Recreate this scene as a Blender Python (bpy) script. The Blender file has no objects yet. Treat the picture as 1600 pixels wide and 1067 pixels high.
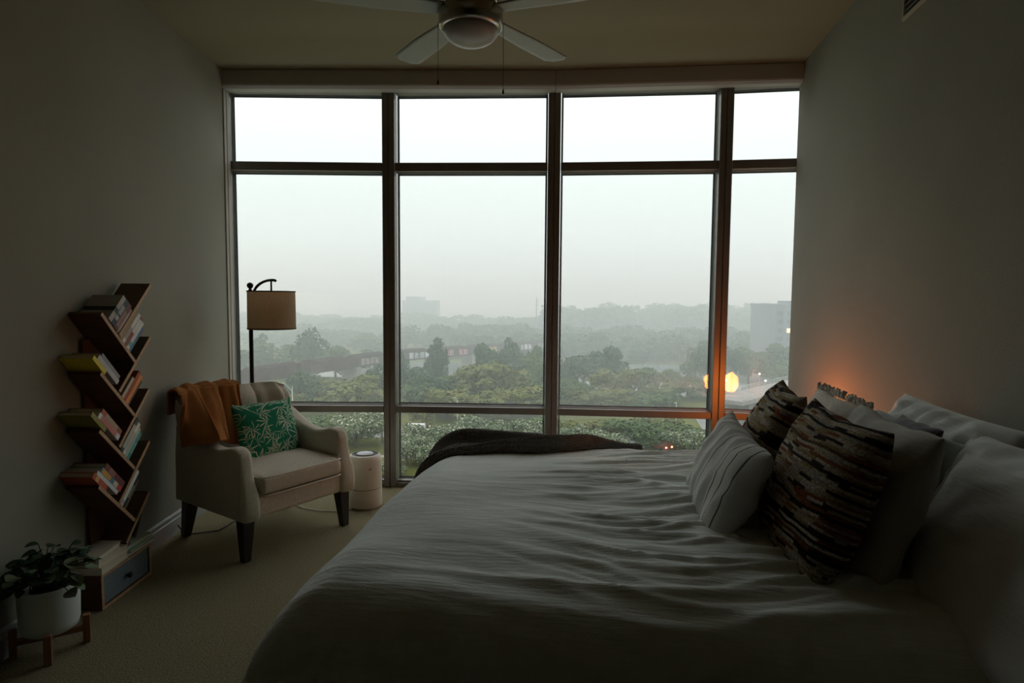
import bpy, bmesh, math, random
from mathutils import Vector, Matrix, noise
R = math.radians
C = bpy.context.scene.collection
SC = bpy.context.scene

# ------------------------------------------------------------------ camera
cam = bpy.data.objects.new('camera', bpy.data.cameras.new('camera'))
C.objects.link(cam)
cam.data.sensor_width = 36.0
cam.data.lens = 970.0 / 1600.0 * 36.0
cam.data.clip_start = 0.05
cam.data.clip_end = 9000
pitch, roll = R(3.95), R(0.45)
cam.matrix_world = (Matrix.Translation((0, 0, 1.40)) @ Matrix.Rotation(R(90) - pitch, 4, 'X')
                    @ Matrix.Rotation(roll, 4, 'Z'))
SC.camera = cam

# ------------------------------------------------------------------ sky, exposure
world = bpy.data.worlds.new('overcast_sky')
SC.world = world
world.use_nodes = True
wn = world.node_tree
wn.nodes.clear()
wo = wn.nodes.new('ShaderNodeOutputWorld')
wb = wn.nodes.new('ShaderNodeBackground')
wt = wn.nodes.new('ShaderNodeTexCoord')
ws = wn.nodes.new('ShaderNodeSeparateXYZ')
wr = wn.nodes.new('ShaderNodeValToRGB')          # overcast sky: brighter towards the zenith
wr.color_ramp.interpolation = 'B_SPLINE'
wr.color_ramp.elements[0].position = 0.0
wr.color_ramp.elements[0].color = (0.66, 0.725, 0.705, 1)
wr.color_ramp.elements[1].position = 1.0
wr.color_ramp.elements[1].color = (2.50, 2.68, 2.60, 1)
for p_, c_ in ((0.25, (0.65, 0.71, 0.69)), (0.5, (1.20, 1.29, 1.25)), (0.75, (1.85, 1.98, 1.92))):
    wr.color_ramp.elements.new(p_).color = (*c_, 1)
wn.links.new(wt.outputs['Generated'], ws.inputs[0])
wn.links.new(ws.outputs['Z'], wr.inputs[0])
wn.links.new(wr.outputs[0], wb.inputs['Color'])
wb.inputs['Strength'].default_value = 1.0
wn.links.new(wb.outputs[0], wo.inputs['Surface'])
SC.view_settings.view_transform = 'Standard'
SC.view_settings.look = 'None'
SC.view_settings.gamma = 1.0
SC.view_settings.exposure = 0.74
SC.view_settings.use_curve_mapping = False
SC.cycles.volume_bounces = 3
SC.cycles.transparent_max_bounces = 16

# ------------------------------------------------------------------ helpers
class MB:
    """collects shapes, then links them as ONE mesh object"""
    def __init__(s):
        s.v, s.f, s.m = [], [], []

    def add(s, vs, fs, m=0):
        o = len(s.v)
        s.v += [tuple(v) for v in vs]
        s.f += [tuple(i + o for i in f) for f in fs]
        s.m += [m] * len(fs)
        return s

    def box(s, a, b, m=0):
        x0, y0, z0 = a
        x1, y1, z1 = b
        return s.add([(x0, y0, z0), (x1, y0, z0), (x1, y1, z0), (x0, y1, z0),
                      (x0, y0, z1), (x1, y0, z1), (x1, y1, z1), (x0, y1, z1)],
                     [(0, 3, 2, 1), (4, 5, 6, 7), (0, 1, 5, 4), (1, 2, 6, 5), (2, 3, 7, 6), (3, 0, 4, 7)], m)

    def prism(s, poly, d, m=0):
        """poly: 3D points in order; d: extrusion vector"""
        n = len(poly)
        d = Vector(d)
        vs = [Vector(p) for p in poly] + [Vector(p) + d for p in poly]
        fs = [tuple(range(n - 1, -1, -1)), tuple(range(n, 2 * n))]
        fs += [(i, (i + 1) % n, n + (i + 1) % n, n + i) for i in range(n)]
        return s.add(vs, fs, m)

    def lathe(s, prof, c=(0, 0, 0), n=32, m=0, cap=True):
        vs, fs = [], []
        for r, z in prof:
            for k in range(n):
                a = 2 * math.pi * k / n
                vs.append((c[0] + r * math.cos(a), c[1] + r * math.sin(a), c[2] + z))
        for i in range(len(prof) - 1):
            for k in range(n):
                k2 = (k + 1) % n
                fs.append((i * n + k, i * n + k2, (i + 1) * n + k2, (i + 1) * n + k))
        if cap:
            fs.append(tuple(range(n - 1, -1, -1)))
            fs.append(tuple((len(prof) - 1) * n + k for k in range(n)))
        return s.add(vs, fs, m)

    def tube(s, pts, r, n=8, m=0):
        pts = [Vector(p) for p in pts]
        rs = r if isinstance(r, (list, tuple)) else [r] * len(pts)
        vs, fs = [], []
        up = Vector((0.31, 0.22, 0.92))
        for i, p in enumerate(pts):
            t = (pts[min(i + 1, len(pts) - 1)] - pts[max(i - 1, 0)]).normalized()
            a = t.cross(up)
            if a.length < 1e-3:
                a = t.cross(Vector((1, 0, 0)))
            a.normalize()
            b = t.cross(a)
            for k in range(n):
                w = 2 * math.pi * k / n
                vs.append(p + (a * math.cos(w) + b * math.sin(w)) * rs[i])
        for i in range(len(pts) - 1):
            for k in range(n):
                k2 = (k + 1) % n
                fs.append((i * n + k, i * n + k2, (i + 1) * n + k2, (i + 1) * n + k))
        fs.append(tuple(range(n - 1, -1, -1)))
        fs.append(tuple((len(pts) - 1) * n + k for k in range(n)))
        return s.add(vs, fs, m)

    def grid(s, fn, nu, nv, m=0):
        vs = [fn(i / nu, j / nv) for i in range(nu + 1) for j in range(nv + 1)]
        fs = []
        for i in range(nu):
            for j in range(nv):
                a = i * (nv + 1) + j
                fs.append((a, a + nv + 1, a + nv + 2, a + 1))
        return s.add(vs, fs, m)

    def build(s, name, mats, parent=None, smooth=False, bevel=0, seg=2, sub=0, solid=0, auto=False):
        me = bpy.data.meshes.new(name)
        me.from_pydata(s.v, [], s.f)
        mats = mats if isinstance(mats, (list, tuple)) else [mats]
        for mm in mats:
            me.materials.append(mm)
        if len(mats) > 1:
            me.polygons.foreach_set('material_index', s.m)
        bm = bmesh.new()
        bm.from_mesh(me)
        bmesh.ops.recalc_face_normals(bm, faces=bm.faces)
        bm.to_mesh(me)
        bm.free()
        if smooth:
            me.polygons.foreach_set('use_smooth', [True] * len(me.polygons))
        o = bpy.data.objects.new(name, me)
        C.objects.link(o)
        if parent:
            o.parent = parent
        if solid:
            q = o.modifiers.new('thickness', 'SOLIDIFY')
            q.thickness = solid
            q.offset = 0
        if bevel:
            q = o.modifiers.new('edges', 'BEVEL')
            q.width = bevel
            q.segments = seg
            q.limit_method = 'ANGLE'
            q.angle_limit = R(40)
            if seg > 1:
                me.polygons.foreach_set('use_smooth', [True] * len(me.polygons))
                q.harden_normals = True
        if sub:
            q = o.modifiers.new('smooth', 'SUBSURF')
            q.levels = sub
            q.render_levels = sub
        return o


def tag(o, label, cat, group=None, kind=None):
    o['label'] = label
    o['category'] = cat
    if group:
        o['group'] = group
    if kind:
        o['kind'] = kind
    return o


def thing(name, label, cat, loc=(0, 0, 0), rz=0.0, group=None, kind=None):
    o = bpy.data.objects.new(name, None)
    o.empty_display_size = 0.05
    C.objects.link(o)
    o.location = loc
    o.rotation_euler = (0, 0, rz)
    return tag(o, label, cat, group, kind)


def struct(o):
    o['kind'] = 'structure'
    return o


def smooth01(a, b, x):
    t = min(1.0, max(0.0, (x - a) / (b - a)))
    return t * t * (3 - 2 * t)


# ------------------------------------------------------------------ materials
def nt(name):
    m = bpy.data.materials.new(name)
    m.use_nodes = True
    t = m.node_tree
    b = t.nodes['Principled BSDF']
    return m, t, b


def node(t, kind, **kw):
    n = t.nodes.new(kind)
    for k, v in kw.items():
        if k in n.inputs:
            n.inputs[k].default_value = v
        else:
            setattr(n, k, v)
    return n


def mat(name, col, rough=0.8, metal=0.0, var=None, bump=None, stretch=(1, 1, 1), coord='Object', spec=None, sheen=0.0):
    """plain surface with a little colour variation var=(scale, amount) and relief bump=(scale, strength)"""
    m, t, b = nt(name)
    c = (*col, 1)
    b.inputs['Base Color'].default_value = c
    b.inputs['Roughness'].default_value = rough
    b.inputs['Metallic'].default_value = metal
    if spec is not None:
        b.inputs['Specular IOR Level'].default_value = spec
    if sheen:
        b.inputs['Sheen Weight'].default_value = sheen
    if var or bump:
        tc = node(t, 'ShaderNodeTexCoord')
        mp = node(t, 'ShaderNodeMapping')
        mp.inputs['Scale'].default_value = stretch
        t.links.new(tc.outputs[coord], mp.inputs[0])
    if var:
        n = node(t, 'ShaderNodeTexNoise', Scale=var[0], Detail=4.0)
        t.links.new(mp.outputs[0], n.inputs['Vector'])
        r = node(t, 'ShaderNodeValToRGB')
        lo, hi = 1 - var[1], 1 + var[1]
        r.color_ramp.elements[0].position = 0.3
        r.color_ramp.elements[1].position = 0.7
        r.color_ramp.elements[0].color = (col[0] * lo, col[1] * lo, col[2] * lo, 1)
        r.color_ramp.elements[1].color = (col[0] * hi, col[1] * hi, col[2] * hi, 1)
        t.links.new(n.outputs['Fac'], r.inputs[0])
        t.links.new(r.outputs[0], b.inputs['Base Color'])
    if bump:
        n = node(t, 'ShaderNodeTexNoise', Scale=bump[0], Detail=3.0)
        t.links.new(mp.outputs[0], n.inputs['Vector'])
        q = node(t, 'ShaderNodeBump', Strength=bump[1], Distance=0.01)
        t.links.new(n.outputs['Fac'], q.inputs['Height'])
        t.links.new(q.outputs[0], b.inputs['Normal'])
    return m


def rib_mat(name, col, scale, strength, var=0.25, bands='X', coord='UV', cross=0.0):
    """knitted cloth: ribs as relief"""
    m, t, b = nt(name)
    b.inputs['Roughness'].default_value = 0.95
    b.inputs['Specular IOR Level'].default_value = 0.1
    tc = node(t, 'ShaderNodeTexCoord')
    w = node(t, 'ShaderNodeTexWave', Scale=scale, Distortion=0.6, Detail=1.0)
    w.bands_direction = bands
    t.links.new(tc.outputs[coord], w.inputs[0])
    h = w.outputs['Fac']
    if cross:
        w2 = node(t, 'ShaderNodeTexWave', Scale=scale * cross, Distortion=0.6, Detail=1.0)
        w2.bands_direction = 'Y' if bands == 'X' else 'X'
        t.links.new(tc.outputs[coord], w2.inputs[0])
        mm = node(t, 'ShaderNodeMath', operation='MULTIPLY')
        t.links.new(w.outputs['Fac'], mm.inputs[0])
        t.links.new(w2.outputs['Fac'], mm.inputs[1])
        h = mm.outputs[0]
    n = node(t, 'ShaderNodeTexNoise', Scale=60.0)
    t.links.new(tc.outputs[coord], n.inputs['Vector'])
    r = node(t, 'ShaderNodeValToRGB')
    r.color_ramp.elements[0].color = (col[0] * (1 - var), col[1] * (1 - var), col[2] * (1 - var), 1)
    r.color_ramp.elements[1].color = (col[0] * (1 + var), col[1] * (1 + var), col[2] * (1 + var), 1)
    ad = node(t, 'ShaderNodeMath', operation='MULTIPLY_ADD')
    ad.inputs[1].default_value = 0.5
    t.links.new(h, ad.inputs[0])
    hn = node(t, 'ShaderNodeMath', operation='MULTIPLY')
    hn.inputs[1].default_value = 0.5
    t.links.new(n.outputs['Fac'], hn.inputs[0])
    t.links.new(hn.outputs[0], ad.inputs[2])
    t.links.new(ad.outputs[0], r.inputs[0])
    t.links.new(r.outputs[0], b.inputs['Base Color'])
    q = node(t, 'ShaderNodeBump', Strength=strength, Distance=0.006)
    t.links.new(h, q.inputs['Height'])
    t.links.new(q.outputs[0], b.inputs['Normal'])
    return m


def glass_mat(name, tint, refl=0.045):
    m = bpy.data.materials.new(name)
    m.use_nodes = True
    t = m.node_tree
    t.nodes.clear()
    o = node(t, 'ShaderNodeOutputMaterial')
    tr = node(t, 'ShaderNodeBsdfTransparent')
    tr.inputs[0].default_value = (*tint, 1)
    g = node(t, 'ShaderNodeBsdfGlossy', Roughness=0.0)
    g.inputs[0].default_value = (1, 1, 1, 1)
    lw = node(t, 'ShaderNodeFresnel', IOR=1.5)
    # thin pane: both faces reflect as seen from air, rays run straight through
    ge = node(t, 'ShaderNodeNewGeometry')
    ior = node(t, 'ShaderNodeMapRange')
    ior.inputs['To Min'].default_value = 1.5
    ior.inputs['To Max'].default_value = 1 / 1.5
    t.links.new(ge.outputs['Backfacing'], ior.inputs['Value'])
    t.links.new(ior.outputs[0], lw.inputs['IOR'])
    mx = node(t, 'ShaderNodeMixShader')
    t.links.new(lw.outputs[0], mx.inputs[0])
    t.links.new(tr.outputs[0], mx.inputs[1])
    t.links.new(g.outputs[0], mx.inputs[2])
    t.links.new(mx.outputs[0], o.inputs[0])
    return m


def emit_mat(name, col, strength):
    m, t, b = nt(name)
    b.inputs['Base Color'].default_value = (*col, 1)
    b.inputs['Emission Color'].default_value = (*col, 1)
    b.inputs['Emission Strength'].default_value = strength
    return m


def wood_mat(name, c1, c2, scale=(1, 1, 12), rough=0.5):
    m, t, b = nt(name)
    tc = node(t, 'ShaderNodeTexCoord')
    mp = node(t, 'ShaderNodeMapping')
    mp.inputs['Scale'].default_value = scale
    n = node(t, 'ShaderNodeTexNoise', Scale=6.0, Detail=6.0, Distortion=0.6)
    r = node(t, 'ShaderNodeValToRGB')
    r.color_ramp.elements[0].position = 0.3
    r.color_ramp.elements[1].position = 0.7
    r.color_ramp.elements[0].color = (*c1, 1)
    r.color_ramp.elements[1].color = (*c2, 1)
    t.links.new(tc.outputs['Object'], mp.inputs[0])
    t.links.new(mp.outputs[0], n.inputs['Vector'])
    t.links.new(n.outputs['Fac'], r.inputs[0])
    t.links.new(r.outputs[0], b.inputs['Base Color'])
    b.inputs['Roughness'].default_value = rough
    return m


M = {}
M['wall'] = mat('painted_wall', (0.285, 0.275, 0.225), 0.9, var=(1.2, 0.06), bump=(90, 0.10))
M['ceiling'] = mat('ceiling_paint', (0.235, 0.205, 0.12), 0.95, var=(1.0, 0.05), bump=(120, 0.12))
M['wall_low_bounce'] = mat('dark_wall_paint', (0.025, 0.025, 0.022), 0.8, var=(1.2, 0.06))  # unseen back wall, darkened to cut bounce light near the camera
M['carpet'] = mat('loop_carpet', (0.33, 0.295, 0.185), 1.0, var=(160, 0.45), bump=(260, 0.9), spec=0.0)
M['trim'] = mat('painted_trim', (0.40, 0.385, 0.33), 0.7, var=(3, 0.05))
M['base'] = mat('baseboard_paint', (0.33, 0.35, 0.34), 0.45, var=(3, 0.05))
M['bronze'] = mat('bronze_aluminium', (0.24, 0.22, 0.20), 0.42, metal=0.7, var=(6, 0.08))
M['spacer'] = mat('glass_edge_spacer', (0.42, 0.50, 0.50), 0.4, metal=0.2)
M['gasket'] = mat('black_gasket', (0.012, 0.013, 0.013), 0.6)
M['glass'] = glass_mat('window_glass', (0.945, 0.955, 0.95))
M['black'] = mat('black_metal', (0.012, 0.012, 0.013), 0.5, metal=0.4)
M['chrome'] = mat('brushed_nickel', (0.42, 0.38, 0.33), 0.25, metal=1.0)
M['white_plastic'] = mat('white_plastic', (0.80, 0.75, 0.66), 0.45)
M['dark_wood'] = mat('dark_stained_leg', (0.022, 0.016, 0.013), 0.45)

# ------------------------------------------------------------------ room shell
def xl(y): return -1.885 - 0.030 * y                 # left wall
def xr(y): return 1.900 + 0.155 * (y - 4.18)         # right wall, splayed like the curved facade
YB = -2.1
CEIL = 2.96
P = [(-2.05, 4.50), (-0.895, 4.512), (0.288, 4.46), (1.463, 4.35), (1.985, 4.262)]   # facade facets, inner face
OUT = [(-2.03, 4.625), (-0.89, 4.637), (0.294, 4.585), (1.47, 4.475), (2.0, 4.385)]

def shell(name, poly, z0, z1, m):
    b = MB().prism([(x, y, z0) for x, y in poly], (0, 0, z1 - z0))
    return struct(b.build(name, m))

floorpoly = [(xl(YB) - .15, YB - .15), (xr(YB) + .15, YB - .15), (2.15, OUT[4][1] - .03)] + OUT[3:0:-1] + [(-2.18, 4.625)]
shell('floor', floorpoly, -0.25, 0.0, M['carpet'])
shell('ceiling', floorpoly, CEIL, CEIL + 0.25, M['ceiling'])
shell('wall_left', [(xl(YB), YB), (xl(4.50), 4.50), (-2.052, 4.505), (-2.052, 4.615), (-2.18, 4.615), (xl(YB) - .15, YB)], 0, CEIL, M['wall'])
shell('wall_right', [(xr(YB), YB), (xr(4.27), 4.27), (1.986, 4.275), (2.0, 4.37), (2.15, 4.36), (xr(YB) + .15, YB)], 0, CEIL, M['wall'])
shell('wall_back', [(xl(YB) - .15, YB - .15), (xr(YB) + .15, YB - .15), (xr(YB) + .15, YB), (xl(YB) - .15, YB)], 0, CEIL, M['wall_low_bounce'])

# baseboards: stepped profile
def baseboard(name, fx, sgn, ya, yb):
    prof = [(0, 0), (.014, 0), (.014, .085), (.009, .090), (.009, .108), (.004, .118), (0, .12)]
    b = MB()
    vs, fs = [], []
    for y in (ya, yb):
        for d, z in prof:
            vs.append((fx(y) + sgn * d, y, z))
    n = len(prof)
    fs = [(i, (i + 1) % n, n + (i + 1) % n, n + i) for i in range(n)] + [tuple(range(n)), tuple(range(2 * n - 1, n - 1, -1))]
    b.add(vs, fs)
    return struct(b.build(name, M['base']))
baseboard('baseboard_left', xl, 1, YB, 4.50)
baseboard('baseboard_right', xr, -1, YB, 4.27)

# header fascia above the windows (two lengths meeting over the middle mullion)
def header(name, a, b, pa, pb):
    prof = [(0, CEIL - .004), (0, 2.862), (.006, 2.852), (.030, 2.838), (.034, 2.838), (.034, CEIL - .004)]
    vs = []
    for (x, y), (px, py) in ((a, pa), (b, pb)):
        d = Vector((px - x, py - y)).normalized()
        for t, z in prof[:-2]:
            vs.append((x + d.x * t, y + d.y * t, z))
        for z in (2.838, CEIL - .004):
            vs.append((px, py, z))
    n = len(prof)
    fs = [(i, (i + 1) % n, n + (i + 1) % n, n + i) for i in range(n)] + [tuple(range(n)), tuple(range(2 * n - 1, n - 1, -1))]
    return struct(MB().add(vs, fs).build(name, M['trim']))
header('trim_1', (xl(4.39), 4.39), (0.284, 4.350), (xl(4.39), 4.495), (0.2855, 4.455))
header('trim_2', (0.287, 4.350), (1.901, 4.18), (0.2885, 4.455), (1.918, 4.265))
# slim return strips where the left wall meets the frame
struct(MB().box((-2.03, 4.40, .121), (-2.009, 4.435, 2.83)).box((-2.03, 4.45, .121), (-2.012, 4.495, 2.83)).build('trim_3', M['trim'], bevel=.002, seg=1))

# windows: four facets, each frame with its mullion, transoms and three panes
Z_SILL, Z_T2, Z_T1, Z_HEAD = 0.045, (0.556, 0.606), (2.303, 2.364), 2.852
def window(i):
    a, b = Vector(P[i]), Vector(P[i + 1])
    L = (b - a).length
    ang = math.atan2(b.y - a.y, b.x - a.x)
    w = bpy.data.objects.new('window_%d' % (i + 1), None)
    C.objects.link(w)
    w.location = (a.x, a.y, 0)
    w.rotation_euler = (0, 0, ang)
    struct(w)
    hl = 0.045 if i > 0 else 0.012       # half mullion on the left, or jamb
    hr = 0.045 if i < 3 else 0.012
    if i < 3:                             # the mullion on the right, two halves with a shadow groove
        mm = MB().box((L - .044, 0, 0), (L - .0015, .118, CEIL)).box((L + .0015, 0, 0), (L + .044, .118, CEIL))
        mm.box((L - .02, .012, 0), (L + .02, .112, CEIL))
        mm.build('mullion', M['bronze'], w, bevel=.003, seg=1)
    if i == 0:
        MB().box((0, .01, 0), (hl, .116, CEIL)).build('jamb', M['bronze'], w, bevel=.002, seg=1)
    if i == 3:
        MB().box((L - hr, .01, 0), (L, .116, CEIL)).build('jamb', M['bronze'], w, bevel=.002, seg=1)
    x0, x1 = hl + .001, L - hr - .001
    MB().box((x0, .004, Z_HEAD), (x1, .116, CEIL)).build('head_rail', M['bronze'], w, bevel=.003, seg=1)
    MB().box((x0, .006, 0), (x1, .116, Z_SILL - .012)).box((x0, .03, Z_SILL - .012), (x1, .116, Z_SILL)).build('sill_rail', M['bronze'], w, bevel=.003, seg=1)
    for z0, z1 in (Z_T2, Z_T1):
        MB().box((x0, .008, z0), (x1, .116, z1)).box((x0, .050, z0 - .006), (x1, .070, z1 + .006)).build('transom', M['bronze'], w, bevel=.003, seg=1)
    for z0, z1 in ((Z_SILL, Z_T2[0]), (Z_T2[1], Z_T1[0]), (Z_T1[1], Z_HEAD)):
        p = MB().box((x0, .075, z0), (x1, .095, z1)).build('pane', M['glass'], w)
        g = MB()
        e = .009
        for (u0, u1, v0, v1) in ((x0, x0 + e, z0, z1), (x1 - e, x1, z0, z1), (x0 + e, x1 - e, z0, z0 + e), (x0 + e, x1 - e, z1 - e, z1)):
            g.box((u0, .0965, v0), (u1, .108, v1))
        g.build('spacer', M['spacer'], p)
        g = MB()
        e2 = .014
        for (u0, u1, v0, v1) in ((x0 + e, x0 + e2, z0 + e, z1 - e), (x1 - e2, x1 - e, z0 + e, z1 - e), (x0 + e2, x1 - e2, z0 + e, z0 + e2), (x0 + e2, x1 - e2, z1 - e2, z1 - e)):
            g.box((u0, .098, v0), (u1, .109, v1))
        g.build('gasket', M['gasket'], p)
for i in range(4):
    window(i)

# ------------------------------------------------------------------ the view: ground, river, trees, bridges
GZ = -26.0
M['lawn'] = mat('park_grass', (0.115, 0.125, 0.035), 1.0, var=(0.06, 0.35), bump=(2.0, 0.3), spec=0.0)
M['path'] = mat('concrete_path', (0.34, 0.31, 0.27), 0.9, var=(0.3, 0.12))
M['asphalt'] = mat('wet_asphalt', (0.20, 0.20, 0.20), 0.35, var=(0.2, 0.15))
M['water'] = mat('river_water', (0.22, 0.26, 0.25), 0.08, bump=(0.8, 0.08))
M['bark'] = mat('bark', (0.07, 0.055, 0.045), 0.95, var=(6, 0.3))
M['girder'] = mat('rusty_girder', (0.060, 0.030, 0.032), 0.85, var=(0.5, 0.35))
M['pier'] = mat('concrete_pier', (0.30, 0.29, 0.27), 0.9, var=(0.5, 0.15))
M['galv'] = mat('pale_steel', (0.50, 0.49, 0.46), 0.5, metal=0.2)
M['far_wall'] = mat('far_facade', (0.20, 0.23, 0.26), 0.8, var=(0.1, 0.08))
M['far_glass'] = mat('far_window', (0.11, 0.135, 0.16), 0.3)
M['far_lit'] = emit_mat('lit_window', (1.0, 0.62, 0.30), 1.7)
M['lamp_lit'] = emit_mat('street_lamp_glow', (1.0, 0.95, 0.85), 22.0)

def leaf_mat(name, c1, c2):
    m, t, b = nt(name)
    g = node(t, 'ShaderNodeNewGeometry')
    oi = node(t, 'ShaderNodeObjectInfo')
    ad = node(t, 'ShaderNodeMath', operation='MULTIPLY_ADD')
    ad.inputs[1].default_value = 0.55
    mu = node(t, 'ShaderNodeMath', operation='MULTIPLY')
    mu.inputs[1].default_value = 0.45
    t.links.new(g.outputs['Random Per Island'], ad.inputs[0])
    t.links.new(oi.outputs['Random'], mu.inputs[0])
    t.links.new(mu.outputs[0], ad.inputs[2])
    r = node(t, 'ShaderNodeValToRGB')
    r.color_ramp.elements[0].color = (*c1, 1)
    r.color_ramp.elements[1].color = (*c2, 1)
    t.links.new(ad.outputs[0], r.inputs[0])
    t.links.new(r.outputs[0], b.inputs['Base Color'])
    b.inputs['Roughness'].default_value = 0.8
    b.inputs['Specular IOR Level'].default_value = 0.2
    return m
M['leaf_dark'] = leaf_mat('dark_foliage', (0.020, 0.055, 0.028), (0.075, 0.135, 0.058))
M['leaf_olive'] = leaf_mat('olive_foliage', (0.070, 0.095, 0.025), (0.215, 0.225, 0.075))
M['leaf_mid'] = leaf_mat('mid_green_foliage', (0.040, 0.085, 0.032), (0.14, 0.20, 0.075))
M['leaf_pale'] = leaf_mat('pale_green_foliage', (0.055, 0.095, 0.045), (0.17, 0.22, 0.115))
M['blossom'] = leaf_mat('cream_blossom', (0.34, 0.36, 0.25), (0.62, 0.60, 0.47))

def crown_mesh(seed, blobs, n, size, leafmat, name='foliage', low=0.0):
    """a crown as many small leaf sprays spread over rounded masses; unit height, unit width"""
    rnd = random.Random(seed)
    vs, fs = [], []
    tot = sum(r * r for _, _, _, r in blobs)
    for bx, by, bz, br in blobs:
        k = int(n * br * br / tot)
        for _ in range(k):
            d = Vector((rnd.gauss(0, 1), rnd.gauss(0, 1), rnd.gauss(0, 1))).normalized()
            if d.z < -0.45 and rnd.random() < 0.7:
                d.z = -d.z
            rr = br * (0.72 + 0.34 * rnd.random()) * (1 + 0.16 * noise.noise(d * 2.3 + Vector((seed, bx * 7, bz * 5))))
            p = Vector((bx, by, bz)) + Vector((d.x * rr, d.y * rr, d.z * rr * 0.86))
            if p.z < low:
                p.z = low + rnd.random() * 0.05
            nn = (d + Vector((rnd.uniform(-1, 1), rnd.uniform(-1, 1), rnd.uniform(-.6, 1))) * 0.8).normalized()
            a = nn.cross(Vector((rnd.uniform(-1, 1), rnd.uniform(-1, 1), 0.3))).normalized()
            b = nn.cross(a)
            s = size * rnd.uniform(0.6, 1.35)
            o = len(vs)
            vs += [p - a * s, p + b * s * 0.62 - nn * s * .15, p + a * s, p - b * s * 0.62 - nn * s * .15]
            fs.append((o, o + 1, o + 2, o + 3))
    me = bpy.data.meshes.new(name)
    me.from_pydata([tuple(v) for v in vs], [], fs)
    me.materials.append(leafmat)
    return me

def blobset(seed, k, spread=0.30, lo=0.30, hi=0.80, r0=0.16, r1=0.26):
    rnd = random.Random(seed)
    out = [(0, 0, 0.55, 0.30)]
    for i in range(k):
        a = rnd.uniform(0, 6.28)
        z = lo + (hi - lo) * (i + .5) / k
        w = spread * (1.15 - 0.75 * abs((z - 0.5) / 0.5) ** 1.6)
        out.append((w * math.cos(a), w * math.sin(a), z, rnd.uniform(r0, r1)))
    return out

def trunk_mesh(seed):
    rnd = random.Random(seed)
    b = MB().tube([(0, 0, 0), (.01, .01, .2), (-.01, 0, .42), (.0, .01, .62)], [.030, .022, .016, .006], 6)
    for k in range(5):
        a = rnd.uniform(0, 6.28)
        b.tube([(0, 0, .2 + .05 * k), (.12 * math.cos(a), .12 * math.sin(a), .38 + .05 * k), (.22 * math.cos(a), .22 * math.sin(a), .55 + .04 * k)], [.013, .009, .004], 5)
    me = bpy.data.meshes.new('trunk')
    me.from_pydata(b.v, [], b.f)
    me.materials.append(M['bark'])
    return me
TRUNKS = [trunk_mesh(3), trunk_mesh(8)]
CROWN = {}
def crown(kind, v):
    if (kind, v) in CROWN:
        return CROWN[(kind, v)]
    lm = {'dark': 'leaf_dark', 'olive': 'leaf_olive', 'mid': 'leaf_mid', 'pale': 'leaf_pale', 'tall': 'leaf_dark', 'bush': 'leaf_mid', 'flower': 'leaf_pale', 'far': 'leaf_dark'}[kind]
    if kind == 'tall':
        bl = [(0, 0, .30, .30), (.16, .03, .44, .26), (-.15, 0, .56, .24), (.10, .02, .70, .20), (-.04, 0, .84, .15), (.22, -.1, .34, .2), (-.24, .08, .28, .2), (.05, -.2, .62, .18)]
        me = crown_mesh(40 + v, bl, 1500, 0.042, M[lm])
    elif kind in ('bush', 'flower'):
        me = crown_mesh(60 + v, blobset(60 + v, 9, .32, .22, .74, .18, .26), 1700, 0.042, M[lm], low=.03)
    elif kind == 'far':
        me = crown_mesh(80 + v, blobset(80 + v, 9, .34, .20, .80, .18, .28), 900, 0.06, M[lm])
    else:
        me = crown_mesh(20 + v, blobset(20 + v, 16, .36, .24, .84, .12, .20), 2000, 0.042, M[lm])
    CROWN[(kind, v)] = me
    return me
_BL = {}
def tree(name, kind, v, x, y, w, h, label, group, cat='tree'):
    t = thing(name, label, cat, (x, y, GZ), (x * 7.3 + y) % 6.28, group)
    t.scale = (w, w, h)
    f = bpy.data.objects.new('foliage', crown(kind, v))
    C.objects.link(f)
    f.parent = t
    f['kind'] = 'stuff'
    k = bpy.data.objects.new('trunk', TRUNKS[v % 2])
    C.objects.link(k)
    k.parent = t
    if kind == 'flower':
        if v not in _BL:
            bl = [(a, b, c + .012, r * 1.05) for a, b, c, r in blobset(60 + v, 9, .32, .22, .74, .18, .26)]
            _BL[v] = crown_mesh(160 + v, bl, 620, 0.027, M['blossom'], 'blossoms', low=.05)
        q = bpy.data.objects.new('blossoms', _BL[v])
        C.objects.link(q)
        q.parent = t
        q['kind'] = 'stuff'
    return t

# ground, river, roads
def slab(name, poly, z0, z1, m):
    return struct(MB().prism([(x, y, z0) for x, y in poly], (0, 0, z1 - z0)).build(name, m))
slab('ground', [(-900, 40), (900, 40), (2600, 3200), (-2600, 3200)], GZ - 1.0, GZ, M['lawn'])
slab('river', [(-420, 262), (-160, 226), (-60, 212), (10, 200), (40, 176), (75, 172), (130, 178), (420, 190), (420, 268), (60, 262), (-60, 266)], GZ, GZ + .06, M['water'])
slab('footpath', [(-60, 106.5), (-34, 105.8), (-12, 104.4), (20, 105.4), (20, 106.4), (-12, 105.6), (-34, 107.4), (-60, 108.0)], GZ, GZ + .05, M['path'])
slab('park_road', [(-80, 121), (-25, 120.2), (60, 121), (60, 126), (-25, 125), (-80, 126)], GZ, GZ + .05, M['asphalt'])
slab('car_park', [(40, 127), (74, 128), (86, 150), (44, 150)], GZ, GZ + .05, M['asphalt'])

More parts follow.
